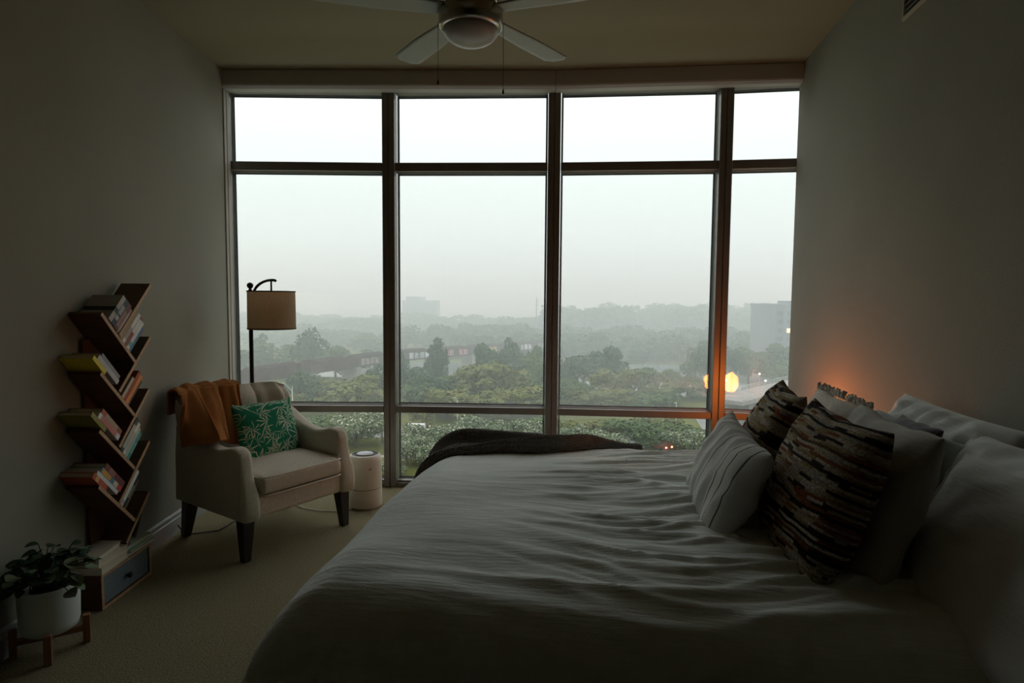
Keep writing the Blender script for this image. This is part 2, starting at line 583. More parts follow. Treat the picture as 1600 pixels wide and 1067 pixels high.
ORD = ['first', 'second', 'third', 'fourth', 'fifth', 'sixth', 'seventh', 'eighth', 'ninth', 'tenth', 'eleventh', 'twelfth', 'thirteenth', 'fourteenth', 'fifteenth', 'sixteenth', 'seventeenth', 'eighteenth']
def row(items, name, where, group, cat='tree'):
    """items: (kind, look, x, y, h, w); the label counts them from the left"""
    items = sorted(items, key=lambda a: a[2] / a[3])
    for i, (kind, look, x, y, h, w) in enumerate(items):
        tree(name, kind, i % 3, x, y, w * 1.12, h * 1.03, '%s, %s from left %s' % (look, ORD[i], where), group, cat)
row([('mid', 'leafy green tree', -24.8, 150, 7.7, 12.4), ('tall', 'tall slender dark tree', -21.5, 178, 16.1, 9.5), ('dark', 'dark green tree', -24.9, 166, 9.1, 10.3),
     ('mid', 'green tree', -13.9, 160, 7.6, 9.9), ('dark', 'high domed tree', -5.4, 180, 14.3, 10.4), ('tall', 'tall upright tree', -0.6, 186, 15.8, 9.5),
     ('olive', 'wide yellow-green tree', -5.7, 158, 11.8, 17.0), ('mid', 'green tree', 5.1, 182, 13.5, 7.5), ('mid', 'green tree', 7.9, 170, 12.5, 8.8),
     ('olive', 'olive green tree', -14.5, 140, 7.0, 11.5), ('olive', 'olive bushy tree', -8.2, 138, 6.5, 11.4), ('olive', 'broad olive tree', 0.1, 142, 7.8, 14.6),
     ('dark', 'dark green tree', 6.5, 150, 7.4, 9.3), ('tall', 'narrow pointed tree', -32.5, 182, 11.8, 6.0), ('dark', 'dark tree', -9.0, 170, 9.6, 10.3), ('dark', 'bluish green tree', -19.6, 150, 8.2, 9.6)],
    'park_tree', 'in the second bay\'s bridge wood', 'trees in the wood before the bridge')
row([('olive', 'yellow-green domed tree', -40.4, 150, 8.5, 15.5), ('dark', 'dark tree', -46.4, 152, 7.2, 9.4), ('dark', 'bluish dark tree', -54.3, 158, 8.2, 10.4),
     ('dark', 'dark green tree', -35.1, 162, 9.4, 8.6), ('olive', 'olive low tree', -51.6, 138, 5.3, 10.0), ('mid', 'green tree', -58.8, 142, 6.0, 9.7)],
    'roadside_tree', 'before the red bridge', 'trees before the red bridge')
row([('tall', 'tall bushy tree standing highest', -67.6, 208, 17.2, 14.5), ('mid', 'green tree', -60.0, 210, 11.2, 13.0), ('mid', 'wide green tree', -78.7, 212, 11.6, 18.0),
     ('dark', 'green tree', -85.4, 205, 10.0, 11.6), ('tall', 'slim tree', -86.5, 214, 14.8, 9.0), ('mid', 'hazy tree', -66.3, 292, 9.7, 18.9), ('dark', 'low tree', -51.0, 222, 8.4, 11.0)],
    'bank_tree', 'behind the red bridge', 'trees behind the red bridge')
row([('tall', 'dark tree beside the middle mullion', 14.0, 190, 10.4, 8.0), ('dark', 'full dark tree', 21.6, 184, 10.8, 13.6), ('dark', 'tallest round tree', 29.0, 188, 13.4, 12.6),
     ('olive', 'brownish tree', 28.3, 168, 8.6, 13.2), ('mid', 'green tree', 35.4, 172, 9.0, 12.3), ('mid', 'low green tree', 39.6, 162, 5.4, 10.4),
     ('mid', 'green tree', 15.2, 160, 6.4, 10.4), ('mid', 'small round tree', 49.4, 188, 6.6, 6.6), ('dark', 'tall feathery tree', 60.0, 196, 12.0, 11.3),
     ('dark', 'brownish dark tree', 50.5, 172, 5.8, 12.3), ('mid', 'low spreading tree', 33.3, 152, 5.2, 12.0), ('olive', 'low olive tree', 22.5, 154, 5.6, 14.3)],
    'riverside_tree', 'at the water in the third bay', 'trees at the water in the third bay')
row([('olive', 'yellow-green shrub', 12.1, 116, 4.8, 7.4), ('bush', 'broad dark shrub', 24.0, 117, 5.3, 11.0), ('bush', 'dark green shrub', 31.6, 115, 4.6, 7.8),
     ('bush', 'small green shrub', 35.8, 114, 4.0, 6.8), ('olive', 'olive shrub', 17.8, 117, 4.2, 8.6), ('olive', 'tall olive shrub', 28.2, 121, 5.4, 9.6), ('mid', 'low green shrub', 7.2, 119, 4.4, 8.4)],
    'park_shrub', 'under the third bay transom', 'shrubs under the transom of the third bay', 'shrub')
row([('olive', 'olive shrub', -33.5, 120, 4.6, 9.0), ('mid', 'green shrub', -38.8, 119, 4.4, 8.6)],
    'park_shrub', 'behind the armchair', 'shrubs behind the armchair', 'shrub')
row([('flower', 'full white flowering shrub', -28.4, 112, 7.0, 7.9), ('flower', 'slim flowering shrub', -24.2, 115, 6.8, 6.0), ('bush', 'leafy shrub', -32.8, 116, 5.4, 6.2)],
    'flowering_shrub', 'above the air purifier', 'flowering shrubs above the purifier', 'shrub')
row([('flower', 'cream flowering shrub', x, y, h, w) for x, y, h, w in
     [(-19.0, 111, 5.0, 5.8), (-15.8, 107, 4.0, 5.2), (-12.3, 110, 5.0, 6.2), (-9.6, 113, 5.0, 5.6), (-6.4, 117, 5.6, 6.6), (-2.5, 114, 5.0, 6.0), (0.7, 116, 5.2, 6.0), (3.9, 114, 4.9, 5.7), (6.6, 113, 4.5, 5.4), (-17.0, 100, 4.4, 5.2), (-13.6, 101, 3.9, 5.0), (-10.6, 104, 3.4, 4.6), (-18.4, 94, 2.6, 4.0)]],
    'flowering_shrub', 'along the lawn in the second bay', 'flowering shrubs along the lawn', 'shrub')
row([('flower', 'pale flowering shrub', x, y, h, w) for x, y, h, w in [(10.4, 112, 4.8, 6.4), (14.4, 110, 4.6, 6.2), (17.8, 109, 4.0, 5.6), (31.0, 110, 4.6, 6.6), (35.2, 109, 4.6, 6.6), (25.0, 115, 4.4, 6.0)]],
    'flowering_shrub', 'above the dark throw in the third bay', 'flowering shrubs above the throw', 'shrub')
row([('dark', 'dim tree', 73.5, 206, 12.2, 12.0), ('mid', 'dim tree', 80.5, 210, 11.2, 13.0), ('dark', 'dim tree', 88.0, 205, 12.0, 13.0), ('mid', 'dim tree', 95.0, 212, 12.6, 14.0), ('dark', 'dim tree', 67.0, 214, 13.4, 11.0), ('mid', 'dim tree', 85.0, 196, 8.6, 11.0)],
    'riverside_tree', 'below the office block', 'trees below the office block')
# bare young tree behind the white van
tree('young_tree', 'olive', 1, -19.0, 131, 5.5, 5.4, 'thin young tree standing behind the parked white van', None)

# wooded banks fading into the rain: every tree its own, alike ones share a label
rnd = random.Random(11)
def belt(y0, y1, xs, n, h0, h1, w0, w1, label, group):
    for i in range(n):
        u = (i + rnd.uniform(.1, .9)) / n
        y = rnd.uniform(y0, y1)
        x = (xs[0] + (xs[1] - xs[0]) * u) * y
        tree('hazy_tree', 'far', i % 3, round(x, 1), round(y, 1), rnd.uniform(w0, w1), rnd.uniform(h0, h1), label, group)
belt(272, 296, (-.08, .47), 26, 8, 14, 15, 24, 'hazy tree in the wood on the opposite bank of the river', 'trees on the opposite bank')
belt(318, 350, (-.46, .47), 34, 8, 15, 18, 28, 'pale hazy tree in the second wood beyond the river', 'trees in the second hazy wood')
belt(430, 500, (.06, .46), 20, 21, 27, 30, 46, 'faint grey-green tree in the high far wood of the third bay', 'trees in the high far wood')
belt(430, 520, (-.46, .07), 22, 10, 18, 30, 44, 'faint tree in the low far wood of the two left bays', 'trees in the low far wood')

# railway bridge: plate girders on piers, two straight runs
def bridge():
    t = thing('railway_bridge', 'dark red plate girder railway bridge with graffiti crossing the river', 'bridge', (-42.1, 212.3, GZ))
    o = Vector((-42.1, 212.3, GZ))
    runs = [((-76.0, 139.0), (-42.1, 212.3), 4), ((-42.1, 212.3), (21.0, 283.0), 5)]
    hues = [(0.30, 0.26, 0.24), (0.42, 0.47, 0.50), (0.36, 0.18, 0.20), (0.50, 0.36, 0.16), (0.48, 0.47, 0.45), (0.24, 0.22, 0.24)]
    zt = -17.0
    k = 0
    for (ax, ay), (bx, by), n in runs:
        a, b = Vector((ax, ay)), Vector((bx, by))
        d = (b - a) / n
        u = d.normalized()
        nn = Vector((u.y, -u.x))
        for i in range(n):
            p = a + d * i
            L = d.length - .5
            # girder with rounded top corners, stiffeners, coping flange
            prof = []
            hh = 3.4
            for q in range(7):
                w = q / 6 * math.pi / 2
                prof.append((2.0 - 2.0 * math.cos(w) + 0.0, zt - 1.7 + 1.7 * math.sin(w)))
            prof += [(L - x, z) for x, z in reversed(prof)]
            poly = [(0, zt - hh)] + prof + [(L, zt - hh)]
            for side in (1, -1):
                off = nn * side * 2.3
                g = MB()
                pts = [Vector((p.x + u.x * s + off.x, p.y + u.y * s + off.y, z)) - o for s, z in poly]
                g.prism(pts, (nn.x * .3, nn.y * .3, 0))
                fl = [Vector((p.x + u.x * s + off.x + nn.x * .15, p.y + u.y * s + off.y + nn.y * .15, z)) - o for s, z in prof]
                g.tube(fl, .22, 5)
                for s in range(1, int(L / 2.4)):
                    c = Vector((p.x + u.x * s * 2.4 + off.x, p.y + u.y * s * 2.4 + off.y, 0)) - o
                    g.box((c.x - .12, c.y - .35, zt - hh - o.z), (c.x + .12, c.y + .35, zt - .3 - o.z))
                g.build('girder', M['girder'], t)
            if i + (0 if n == 4 else 4) >= 3:
                c = hues[k % 6]
                k += 1
                gm = mat('sprayed_paint_%d' % k, c, 0.8, var=(0.55, 0.75), stretch=(1, 1, .5))
                off = nn * (2.3 + .42)
                for s0 in range(int(L / 2.4) - 1):
                    g = MB()
                    if (s0 * 7 + k) % 5 == 4:
                        continue
                    s = 1.8 + s0 * 2.4
                    pts = [Vector((p.x + u.x * (s + e) + off.x, p.y + u.y * (s + e) + off.y, z)) - o for e, z in ((0, zt - hh + .5), (1.9, zt - hh + .5), (1.9, zt - .8 - .3 * (s0 % 2)), (0, zt - .8))]
                    g.prism(pts, (nn.x * .04, nn.y * .04, 0)).build('graffiti_panel', gm, t)
            dk = MB()
            pts = [Vector((q.x, q.y, zt - 2.6)) - o for q in (p + nn * 2.2, p + u * (L + .5) + nn * 2.2, p + u * (L + .5) - nn * 2.2, p - nn * 2.2)]
            dk.prism(pts, (0, 0, .5)).build('deck', M['girder'], t)
            pr = MB()
            c = p - Vector((o.x, o.y))
            cs = [c + u * sx * .9 + nn * sy * 3.0 for sx, sy in ((-1, -1), (1, -1), (1, 1), (-1, 1))]
            pr.prism([(q.x, q.y, 0) for q in cs], (0, 0, zt - 3.45 - GZ))
            cs = [c + u * sx * 1.2 + nn * sy * 3.4 for sx, sy in ((-1, -1), (1, -1), (1, 1), (-1, 1))]
            pr.prism([(q.x, q.y, zt - 4.2 - GZ) for q in cs], (0, 0, .76))
            pr.build('pier', M['pier'], t)
bridge()

# road bridge at the right with its lit lamps
def road_bridge():
    o = Vector((47.5, 135.0, GZ))
    t = thing('road_bridge', 'pale concrete road bridge with railings beside the right window edge', 'bridge', o)
    a, b = Vector((46.5, 134.0)) , Vector((96.0, 184.0))
    u = (b - a).normalized()
    nn = Vector((u.y, -u.x))
    L = (b - a).length
    def q(s, w, z):
        p = a + u * s + nn * w
        return Vector((p.x, p.y, z)) - o
    MB().prism([q(0, -4, -21.1), q(L, -4, -21.1), q(L, 4, -21.1), q(0, 4, -21.1)], (0, 0, .9)).build('deck', M['pier'], t)
    for w in (-3.9, 3.9):
        g = MB()
        g.tube([q(0, w, -19.2), q(L, w, -19.2)], .07, 5)
        g.tube([q(0, w, -19.7), q(L, w, -19.7)], .05, 5)
        for k in range(int(L / 2) + 1):
            g.tube([q(k * 2, w, -20.3), q(k * 2, w, -19.2)], .05, 4)
        g.build('railing', M['galv'], t)
    for k in range(5):
        s = 6 + k * 14
        MB().prism([q(s - .6, -3, GZ), q(s + .6, -3, GZ), q(s + .6, 3, GZ), q(s - .6, 3, GZ)], (0, 0, 4.9)).build('pier', M['pier'], t)
    for k, (s, w) in enumerate(((7, -3.2), (13, 3.3), (25, -3.2), (37, 3.3), (52, -3.2))):
        p = q(s, w, -20.2) + o
        l = thing('street_lamp', 'lit lamp post on the pale road bridge, %s from the window mullion' % ORD[k], 'street lamp', p, 0, 'lit lamp posts on the road bridge')
        MB().tube([(0, 0, 0), (0, 0, 3.2)], [.09, .05], 6).build('pole', M['galv'], l)
        MB().lathe([(.02, 0), (.16, .06), (.18, .16), (.10, .28), (.02, .32)], (0, 0, 3.2), 10).build('lamp_head', M['lamp_lit'], l, smooth=True)
road_bridge()

# tall street lamps along the park road
def park_lamp(x, y, h, arm, label):
    l = thing('street_lamp', label, 'street lamp', (x, y, GZ), 0)
    MB().tube([(0, 0, 0), (0, 0, h * .5), (0, 0, h)], [.16, .12, .08], 8).build('pole', M['galv'], l, smooth=True)
    if arm:
        pts = [(-arm * math.sin(k / 8 * 1.4), 0, h - 1.0 + 1.5 * math.sin(k / 8 * 1.75)) for k in range(9)]
        MB().tube(pts, .06, 6).build('arm', M['galv'], l, smooth=True)
        e = pts[-1]
    else:
        e = (0, 0, h)
    b = MB().box((e[0] - .45, -.16, e[2] - .10), (e[0] + .12, .16, e[2] + .08))
    b.build('lamp_head', M['galv'], l, bevel=.04)
park_lamp(-41.4, 116.2, 10.6, 1.6, 'pale street lamp with a curved arm above the green cushion')
park_lamp(-10.3, 117.3, 8.0, .4, 'slim pale street lamp in front of the wood in the second bay')
park_lamp(31.8, 118.7, 7.6, 0, 'straight pale street lamp in the third bay near the right mullion')

# far antenna mast
mt = thing('antenna_mast', 'thin grey mast rising from the haze beside the middle mullion', 'mast', (15.6, 400, GZ))
MB().tube([(0, 0, 0), (0, 0, 28.5)], [.55, .25], 6).build('pole', M['far_wall'], mt)
for z in (20.5, 23.0, 26.0):
    MB().box((-1.4, -.12, z), (1.4, .12, z + .25)).build('cross_arm', M['far_wall'], mt)

# far buildings
def far_building(name, label, x0, x1, y, dpt, h, nx, nz, lit=(), tower=None):
    b = thing(name, label, 'building', ((x0 + x1) / 2, y, GZ))
    w = (x1 - x0) / 2
    g = MB().box((-w, 0, 0), (w, dpt, h))
    g.build('walls', M['far_wall'], b)
    MB().box((-w - .3, -.3, h), (w + .3, dpt + .3, h + .8)).build('parapet', M['far_wall'], b)
    if tower:
        MB().box((-w * tower[0], 2, h + .8), (w * tower[1], dpt - 2, h + tower[2])).build('roof_block', M['far_wall'], b)
    for i in range(nx):
        for j in range(nz):
            cx = -w + (i + .5) * 2 * w / nx
            cz = 2 + (j + .5) * (h - 3) / nz
            ww, hh = w / nx * .62, (h - 3) / nz * .30
            m = M['far_lit'] if (i, j) in lit else M['far_glass']
            f = MB().box((cx - ww, -.12, cz - hh), (cx + ww, .05, cz + hh)).build('window', M['far_wall'], b)
            MB().box((cx - ww * .88, -.16, cz - hh * .84), (cx + ww * .88, -.1, cz + hh * .84)).build('pane', m, f)
far_building('office_block', 'grey flat-roofed office block in the haze at the right edge', 97.5, 147, 230, 24, 25.4, 14, 7, ((1, 4), (3, 5), (2, 3)), (.6, .1, 2.0))
far_building('apartment_building', 'faint long building on the horizon in the second bay', -92, -64, 520, 30, 24.5, 8, 6, (), (.8, .1, 4.0))

# cars in the park
def car(label, name, x, y, rz, col, L=4.6, H=1.9, van=True, tail=False):
    c = thing(name, label, 'car', (x, y, GZ + .05), rz)
    pm = mat(name + '_paint', col, 0.3)
    w = .92
    hb = [(-L / 2, .35), (-L / 2, .95), (-L / 2 + .1, 1.05), (L / 2 - .9, 1.02), (L / 2 - .1, .85), (L / 2, .7), (L / 2, .35)]
    MB().prism([(px, -w, pz) for px, pz in hb], (0, 2 * w, 0)).build('body', pm, c, bevel=.08)
    cb = [(-L / 2 + .05, 1.0), (-L / 2 + .2, H), (L / 2 - (1.7 if not van else 1.3), H), (L / 2 - .95, 1.0)]
    MB().prism([(px, -w + .06, pz) for px, pz in cb], (0, 2 * w - .12, 0)).build('cabin', pm, c, bevel=.08)
    wb = [(-L / 2 + .22, 1.12), (-L / 2 + .32, H - .18), (L / 2 - 1.6, H - .18), (L / 2 - 1.15, 1.12)]
    for s in (-1, 1):
        MB().prism([(px, s * (w - .05), pz) for px, pz in wb], (0, s * .03, 0)).build('side_window', M['far_glass'], c)
    for px in (-L / 2 + .85, L / 2 - .9):
        for s in (-1, 1):
            g = MB()
            ring = [(px + .34 * math.cos(k * .524), s * w - .1, .34 + .34 * math.sin(k * .524)) for k in range(12)]
            g.prism(ring, (0, .2, 0)).build('wheel', M['gasket'], c)
    if tail:
        for s in (-1, 1):
            MB().box((-L / 2 - .05, s * .7 - .16, .72), (-L / 2, s * .7 + .16, .92)).build('tail_light', emit_mat('tail_light', (1, .12, .04), 25), c)
car('white van parked between flowering shrubs beyond the lawn', 'van', -18.5, 122.8, 0.05, (0.75, 0.76, 0.76), 4.9, 2.2)
car('small car with red tail lights seen above the bed edge', 'car', 27.4, 112.2, 2.1, (0.25, 0.07, 0.04), 4.2, 1.5, False, True)
car('pale car half hidden by shrubs left of the red lit car', 'car', 22.2, 112.6, 0.2, (0.55, 0.57, 0.60), 4.2, 1.5, False)

# rain haze over the park and river
hz = MB().box((-1500, 88, GZ + .1), (1500, 2600, 34)).build('rain_haze', None)
hz.data.materials.clear()
hm = bpy.data.materials.new('rain_haze')
hm.use_nodes = True
ht = hm.node_tree
ht.nodes.clear()
ho = node(ht, 'ShaderNodeOutputMaterial')
hv = node(ht, 'ShaderNodeVolumeScatter', Density=0.0037, Anisotropy=0.2)
hv.inputs['Color'].default_value = (0.915, 1.0, 0.985, 1)
ht.links.new(hv.outputs[0], ho.inputs['Volume'])
hz.data.materials.append(hm)
tag(hz, 'pale rain haze hanging over the park and the river', 'haze', None, 'stuff')

# ================================================================== the bed
BO, BA = Vector((-0.53, 1.55, 0)), R(-8.8)
BU, BV = Vector((math.cos(BA), math.sin(BA), 0)), Vector((-math.sin(BA), math.cos(BA), 0))
BL_, BW_ = 1.99, 1.60
def bedw(x, y, z): return BO + BU * x + BV * y + Vector((0, 0, z))

M['bedframe'] = wood_mat('bed_frame_wood', (0.035, 0.026, 0.02), (0.06, 0.045, 0.034), (1, 8, 8))
M['mattress'] = mat('mattress_cloth', (0.55, 0.54, 0.50), 0.9, bump=(60, .1))
bed = thing('bed', 'queen bed under a crumpled grey duvet with its head at the right wall', 'bed', BO, BA)
MB().box((.03, .03, .20), (BL_ - .01, .08, .32)).build('side_rail', M['bedframe'], bed, bevel=.006)
MB().box((.03, BW_ - .08, .20), (BL_ - .01, BW_ - .03, .32)).build('side_rail', M['bedframe'], bed, bevel=.006)
MB().box((.0, .03, .20), (.05, BW_ - .03, .32)).build('foot_rail', M['bedframe'], bed, bevel=.006)
MB().box((BL_ - .05, .03, .20), (BL_ - .01, BW_ - .03, .42)).build('head_rail', M['bedframe'], bed, bevel=.006)
for x in (.05, BL_ - .13):
    for y in (.06, BW_ - .14):
        MB().box((x, y, 0), (x + .07, y + .07, .21)).build('leg', M['bedframe'], bed, bevel=.004)
MB().box((.05, .08, .23), (BL_ - .05, BW_ - .08, .30)).build('slat_base', M['bedframe'], bed)
MB().box((.05, .06, .30), (BL_ - .04, BW_ - .06, .60)).build('mattress', M['mattress'], bed, bevel=.05, seg=4)

ZT = 0.655
def roll(t, r):
    """arc length past the bed edge -> outward offset, drop"""
    if t <= 0:
        return t, 0.0
    a = min(t / r, R(80))
    o, d = r * math.sin(a), r * (1 - math.cos(a))
    if t / r > R(80):
        rest = t - r * R(80)
        o += rest * math.cos(R(80))
        d += rest * math.sin(R(80))
    return o, d

def ridge(p):
    return 1 - abs(noise.noise(p)) * 2

def duvet_base(b, a):
    """b along the bed from the foot, a across from the near side (arc lengths, 0 at the edge)"""
    RF, RN, RB = .20, .17, .15
    b0, a0, a1 = .09, .07, BW_ - .05
    ox, dx = roll(b0 - b, RF)
    x = b0 - ox if b < b0 else b
    oy, dy = roll(a0 - a, RN)
    oz, dz = roll(a - a1, RB)
    y = a0 - oy if a < a0 else (a1 + oz if a > a1 else a)
    d = (dx ** 2.2 + dy ** 2.2 + dz ** 2.2) ** (1 / 2.2)
    top = ZT
    # loft of the filling: fuller in the middle, sunk towards the foot and the near side
    u, v = min(max(b / BL_, 0), 1), min(max(a / BW_, 0), 1)
    top += 0.030 * math.sin(math.pi * min(1, v * 1.0)) ** .8 + 0.018 * math.sin(math.pi * u) - .010
    top += 0.022 * noise.noise(Vector((b * 2.1, a * 2.6, 3.3)))
    return Vector((x, y, top - d))

def duvet_pos(b, a):
    p = duvet_base(b, a)
    e = .012
    pa, pb = duvet_base(b, a + e) - p, duvet_base(b + e, a) - p
    n = pb.cross(pa).normalized()
    if n.z < 0:
        n = -n
    # creases run along the bed, gathering towards the cushions
    g = smooth01(.25, 1.15, b) * smooth01(-.1, .25, a) * (1 - .45 * smooth01(1.25, 1.6, a))
    fan = (a - .62) * (1 - .22 * smooth01(.5, 1.4, b))
    wx = .10 * noise.noise(Vector((b * 1.7, a * 2.0, 9.1)))
    r1 = ridge(Vector((b * 1.5, (fan + wx) * 10.0, 1.7)))
    r2 = ridge(Vector((b * 2.6 + 3, (fan + wx * 1.4) * 25.0, 5.2)))
    r3 = noise.noise(Vector((b * 7.0, (fan + wx) * 46.0, 8.8)))
    edge = 1 - smooth01(.06, .30, a)                     # long soft folds on the near rim
    r4 = ridge(Vector((b * 1.1, (a + wx * .5) * 9.0, 22.0)))
    h = g * (.020 * r1 ** 2 + .0120 * r2 ** 2) + (.0009 + .0022 * g) * r3 + .011 * edge * (r4 ** 2) * (.4 + .6 * smooth01(0, .6, b))
    h += .0016 * (1 - g) * ridge(Vector((b * 3.2, a * 13, 2.2))) + .005 * noise.noise(Vector((b * 5, a * 5, 4)))
    return p + n * h, n

def cloth_mat(name, col, var=.07):
    m, t, b = nt(name)
    tc = node(t, 'ShaderNodeTexCoord')
    n1 = node(t, 'ShaderNodeTexNoise', Scale=5.0, Detail=3.0)
    t.links.new(tc.outputs['Object'], n1.inputs['Vector'])
    r = node(t, 'ShaderNodeValToRGB')
    r.color_ramp.elements[0].position, r.color_ramp.elements[1].position = .3, .7
    r.color_ramp.elements[0].color = (*[c * (1 - var) for c in col], 1)
    r.color_ramp.elements[1].color = (*[c * (1 + var) for c in col], 1)
    t.links.new(n1.outputs['Fac'], r.inputs[0])
    t.links.new(r.outputs[0], b.inputs['Base Color'])
    mp = node(t, 'ShaderNodeMapping')
    mp.inputs['Scale'].default_value = (4, 30, 30)
    t.links.new(tc.outputs['Object'], mp.inputs[0])
    n2 = node(t, 'ShaderNodeTexNoise', Scale=3.0, Detail=5.0)
    t.links.new(mp.outputs[0], n2.inputs['Vector'])
    n3 = node(t, 'ShaderNodeTexNoise', Scale=420.0, Detail=1.0)
    t.links.new(tc.outputs['Object'], n3.inputs['Vector'])
    ad = node(t, 'ShaderNodeMath', operation='MULTIPLY_ADD')
    ad.inputs[1].default_value = .25
    t.links.new(n3.outputs['Fac'], ad.inputs[0])
    t.links.new(n2.outputs['Fac'], ad.inputs[2])
    q = node(t, 'ShaderNodeBump', Strength=.35, Distance=.008)
    t.links.new(ad.outputs[0], q.inputs['Height'])
    t.links.new(q.outputs[0], b.inputs['Normal'])
    b.inputs['Roughness'].default_value = .95
    b.inputs['Specular IOR Level'].default_value = .1
    b.inputs['Sheen Weight'].default_value = .45
    return m
M['duvet'] = cloth_mat('linen_duvet', (0.82, 0.885, 0.84))
dv = MB().grid(lambda u, v: duvet_pos(-.50 + u * 2.46, -.46 + v * 2.50)[0], 230, 270).build('duvet', M['duvet'], None, smooth=True, solid=.012)
dv.location, dv.rotation_euler = BO, (0, 0, BA)
tag(dv, 'crumpled grey linen duvet spread over the whole bed', 'duvet')

# dark knitted throw bunched along the far edge of the bed
M['throw'] = rib_mat('dark_waffle_knit', (0.24, 0.228, 0.205), 20.0, 1.0, .5, 'X', 'UV', 1.0)
def uvgrid(name, fn, nu, nv, m, su, sv, solid=.008, sub=0, parent=None):
    o = MB().grid(fn, nu, nv).build(name, m, parent, smooth=True, solid=solid, sub=sub)
    me = o.data
    uv = me.uv_layers.new(name='UVMap')
    co = [((i // (nv + 1)) / nu * su, (i % (nv + 1)) / nv * sv) for i in range((nu + 1) * (nv + 1))]
    for l in me.loops:
        uv.data[l.index].uv = co[l.vertex_index]
    return o
def throw_pt(u, v):
    b = -.30 + 1.24 * u
    tip = smooth01(.72, 1, u)
    near = 1.30 + .10 * smooth01(0, .35, u) + .14 * smooth01(.45, .9, u) + .10 * tip
    far = 1.86 - .16 * tip
    near += .018 * math.sin(u * 17) * smooth01(.1, .3, u)
    a = near + (far - near) * v
    p, n = duvet_pos(b, a)
    env = smooth01(0, .07, v) * (1 - .8 * smooth01(.66, 1, v))
    ends = smooth01(-.05, .30, u) * (1 - .60 * smooth01(.80, 1, u)) * (1 - smooth01(.985, 1, u) * .5)
    # folds run along the throw and wander across it
    w = v * 15.5 + 2.3 * math.sin(u * 4.2 + .4) + 1.5 * noise.noise(Vector((u * 3.4, v * 2, 1)))
    fold = (.5 + .5 * math.sin(w)) ** 1.5
    fold2 = (.5 + .5 * math.sin(w * 2.3 + u * 9)) ** 2
    lump = .5 + .5 * noise.noise(Vector((u * 5.2, v * 1.6, 7)))
    h = .012 + env * (.012 + ends * (.050 * fold + .016 * fold2 + .020 * lump * smooth01(.2, .55, v)))
    return p + n * h
th = uvgrid('throw_blanket', throw_pt, 110, 90, M['throw'], 2.4, 1.1)
th.location, th.rotation_euler = BO, (0, 0, BA)
tag(th, 'dark charcoal waffle knit throw bunched along the far edge of the bed', 'blanket')

# ------------------------------------------------------------------ cushions
def pillow_mesh(w, h, t, seed, ear=.05, wr=.006, wscale=9.0, nu=44, nv=44, sag=.0):
    """soft cushion: local x = width, y = height, z = front; closed front and back"""
    vs, fs, uvs = [], [], []
    rnd = random.Random(seed)
    def P_(u, v, s):
        edge = (1 - u * u) * (1 - v * v)
        th = (max(edge, 0) ** .42) * t / 2
        pin = 1 - ear * (1 - u * u) * abs(v) ** 3            # sides drawn in between the corners
        pin2 = 1 - ear * (1 - v * v) * abs(u) ** 3
        x, y = u * w / 2 * pin2, v * h / 2 * pin
        q = Vector((x * wscale + seed, y * wscale, s * 3.0 + seed))
        rr = math.hypot(u, v)
        th += (wr * (ridge(q) - .3) + wr * .5 * noise.noise(q * 2.7)) * min(1, edge * 6) * (.5 + .7 * rr)
        y -= sag * (1 - u * u) * (v + 1) / 2 * h
        x += .010 * noise.noise(Vector((v * 2.2, seed, u))) ; y += .010 * noise.noise(Vector((u * 2.2, seed + 5, v)))
        return Vector((x, y, s * th))
    n = (nu + 1) * (nv + 1)
    for s in (1, -1):
        for i in range(nu + 1):
            for j in range(nv + 1):
                # denser near the rim
                u = math.sin((i / nu * 2 - 1) * math.pi / 2)
                v = math.sin((j / nv * 2 - 1) * math.pi / 2)
                vs.append(P_(u, v, s))
                uvs.append((.5 + u / 2, .5 + v / 2))
    for k in (0, 1):
        for i in range(nu):
            for j in range(nv):
                a = k * n + i * (nv + 1) + j
                f = (a, a + nv + 1, a + nv + 2, a + 1)
                fs.append(f if k == 0 else f[::-1])
    return vs, fs, uvs

def pillow(name, label, w, h, t, seed, m, c, along, up, group=None, cat='cushion', **kw):
    """c: centre; along: direction of the width; up: direction of the height"""
    vs, fs, uvs = pillow_mesh(w, h, t, seed, **kw)
    me = bpy.data.meshes.new(name)
    me.from_pydata([tuple(v) for v in vs], [], fs)
    uv = me.uv_layers.new(name='UVMap')
    for l in me.loops:
        uv.data[l.index].uv = uvs[l.vertex_index]
    me.materials.append(m)
    bm = bmesh.new()
    bm.from_mesh(me)
    bmesh.ops.remove_doubles(bm, verts=bm.verts, dist=1e-5)
    bm.to_mesh(me)
    bm.free()
    me.polygons.foreach_set('use_smooth', [True] * len(me.polygons))
    o = bpy.data.objects.new(name, me)
    C.objects.link(o)
    X = Vector(along).normalized()
    Y = Vector(up)
    Y = (Y - X * Y.dot(X)).normalized()
    Z = X.cross(Y)
    o.matrix_world = Matrix(((X.x, Y.x, Z.x, c[0]), (X.y, Y.y, Z.y, c[1]), (X.z, Y.z, Z.z, c[2]), (0, 0, 0, 1)))
    return tag(o, label, cat, group)

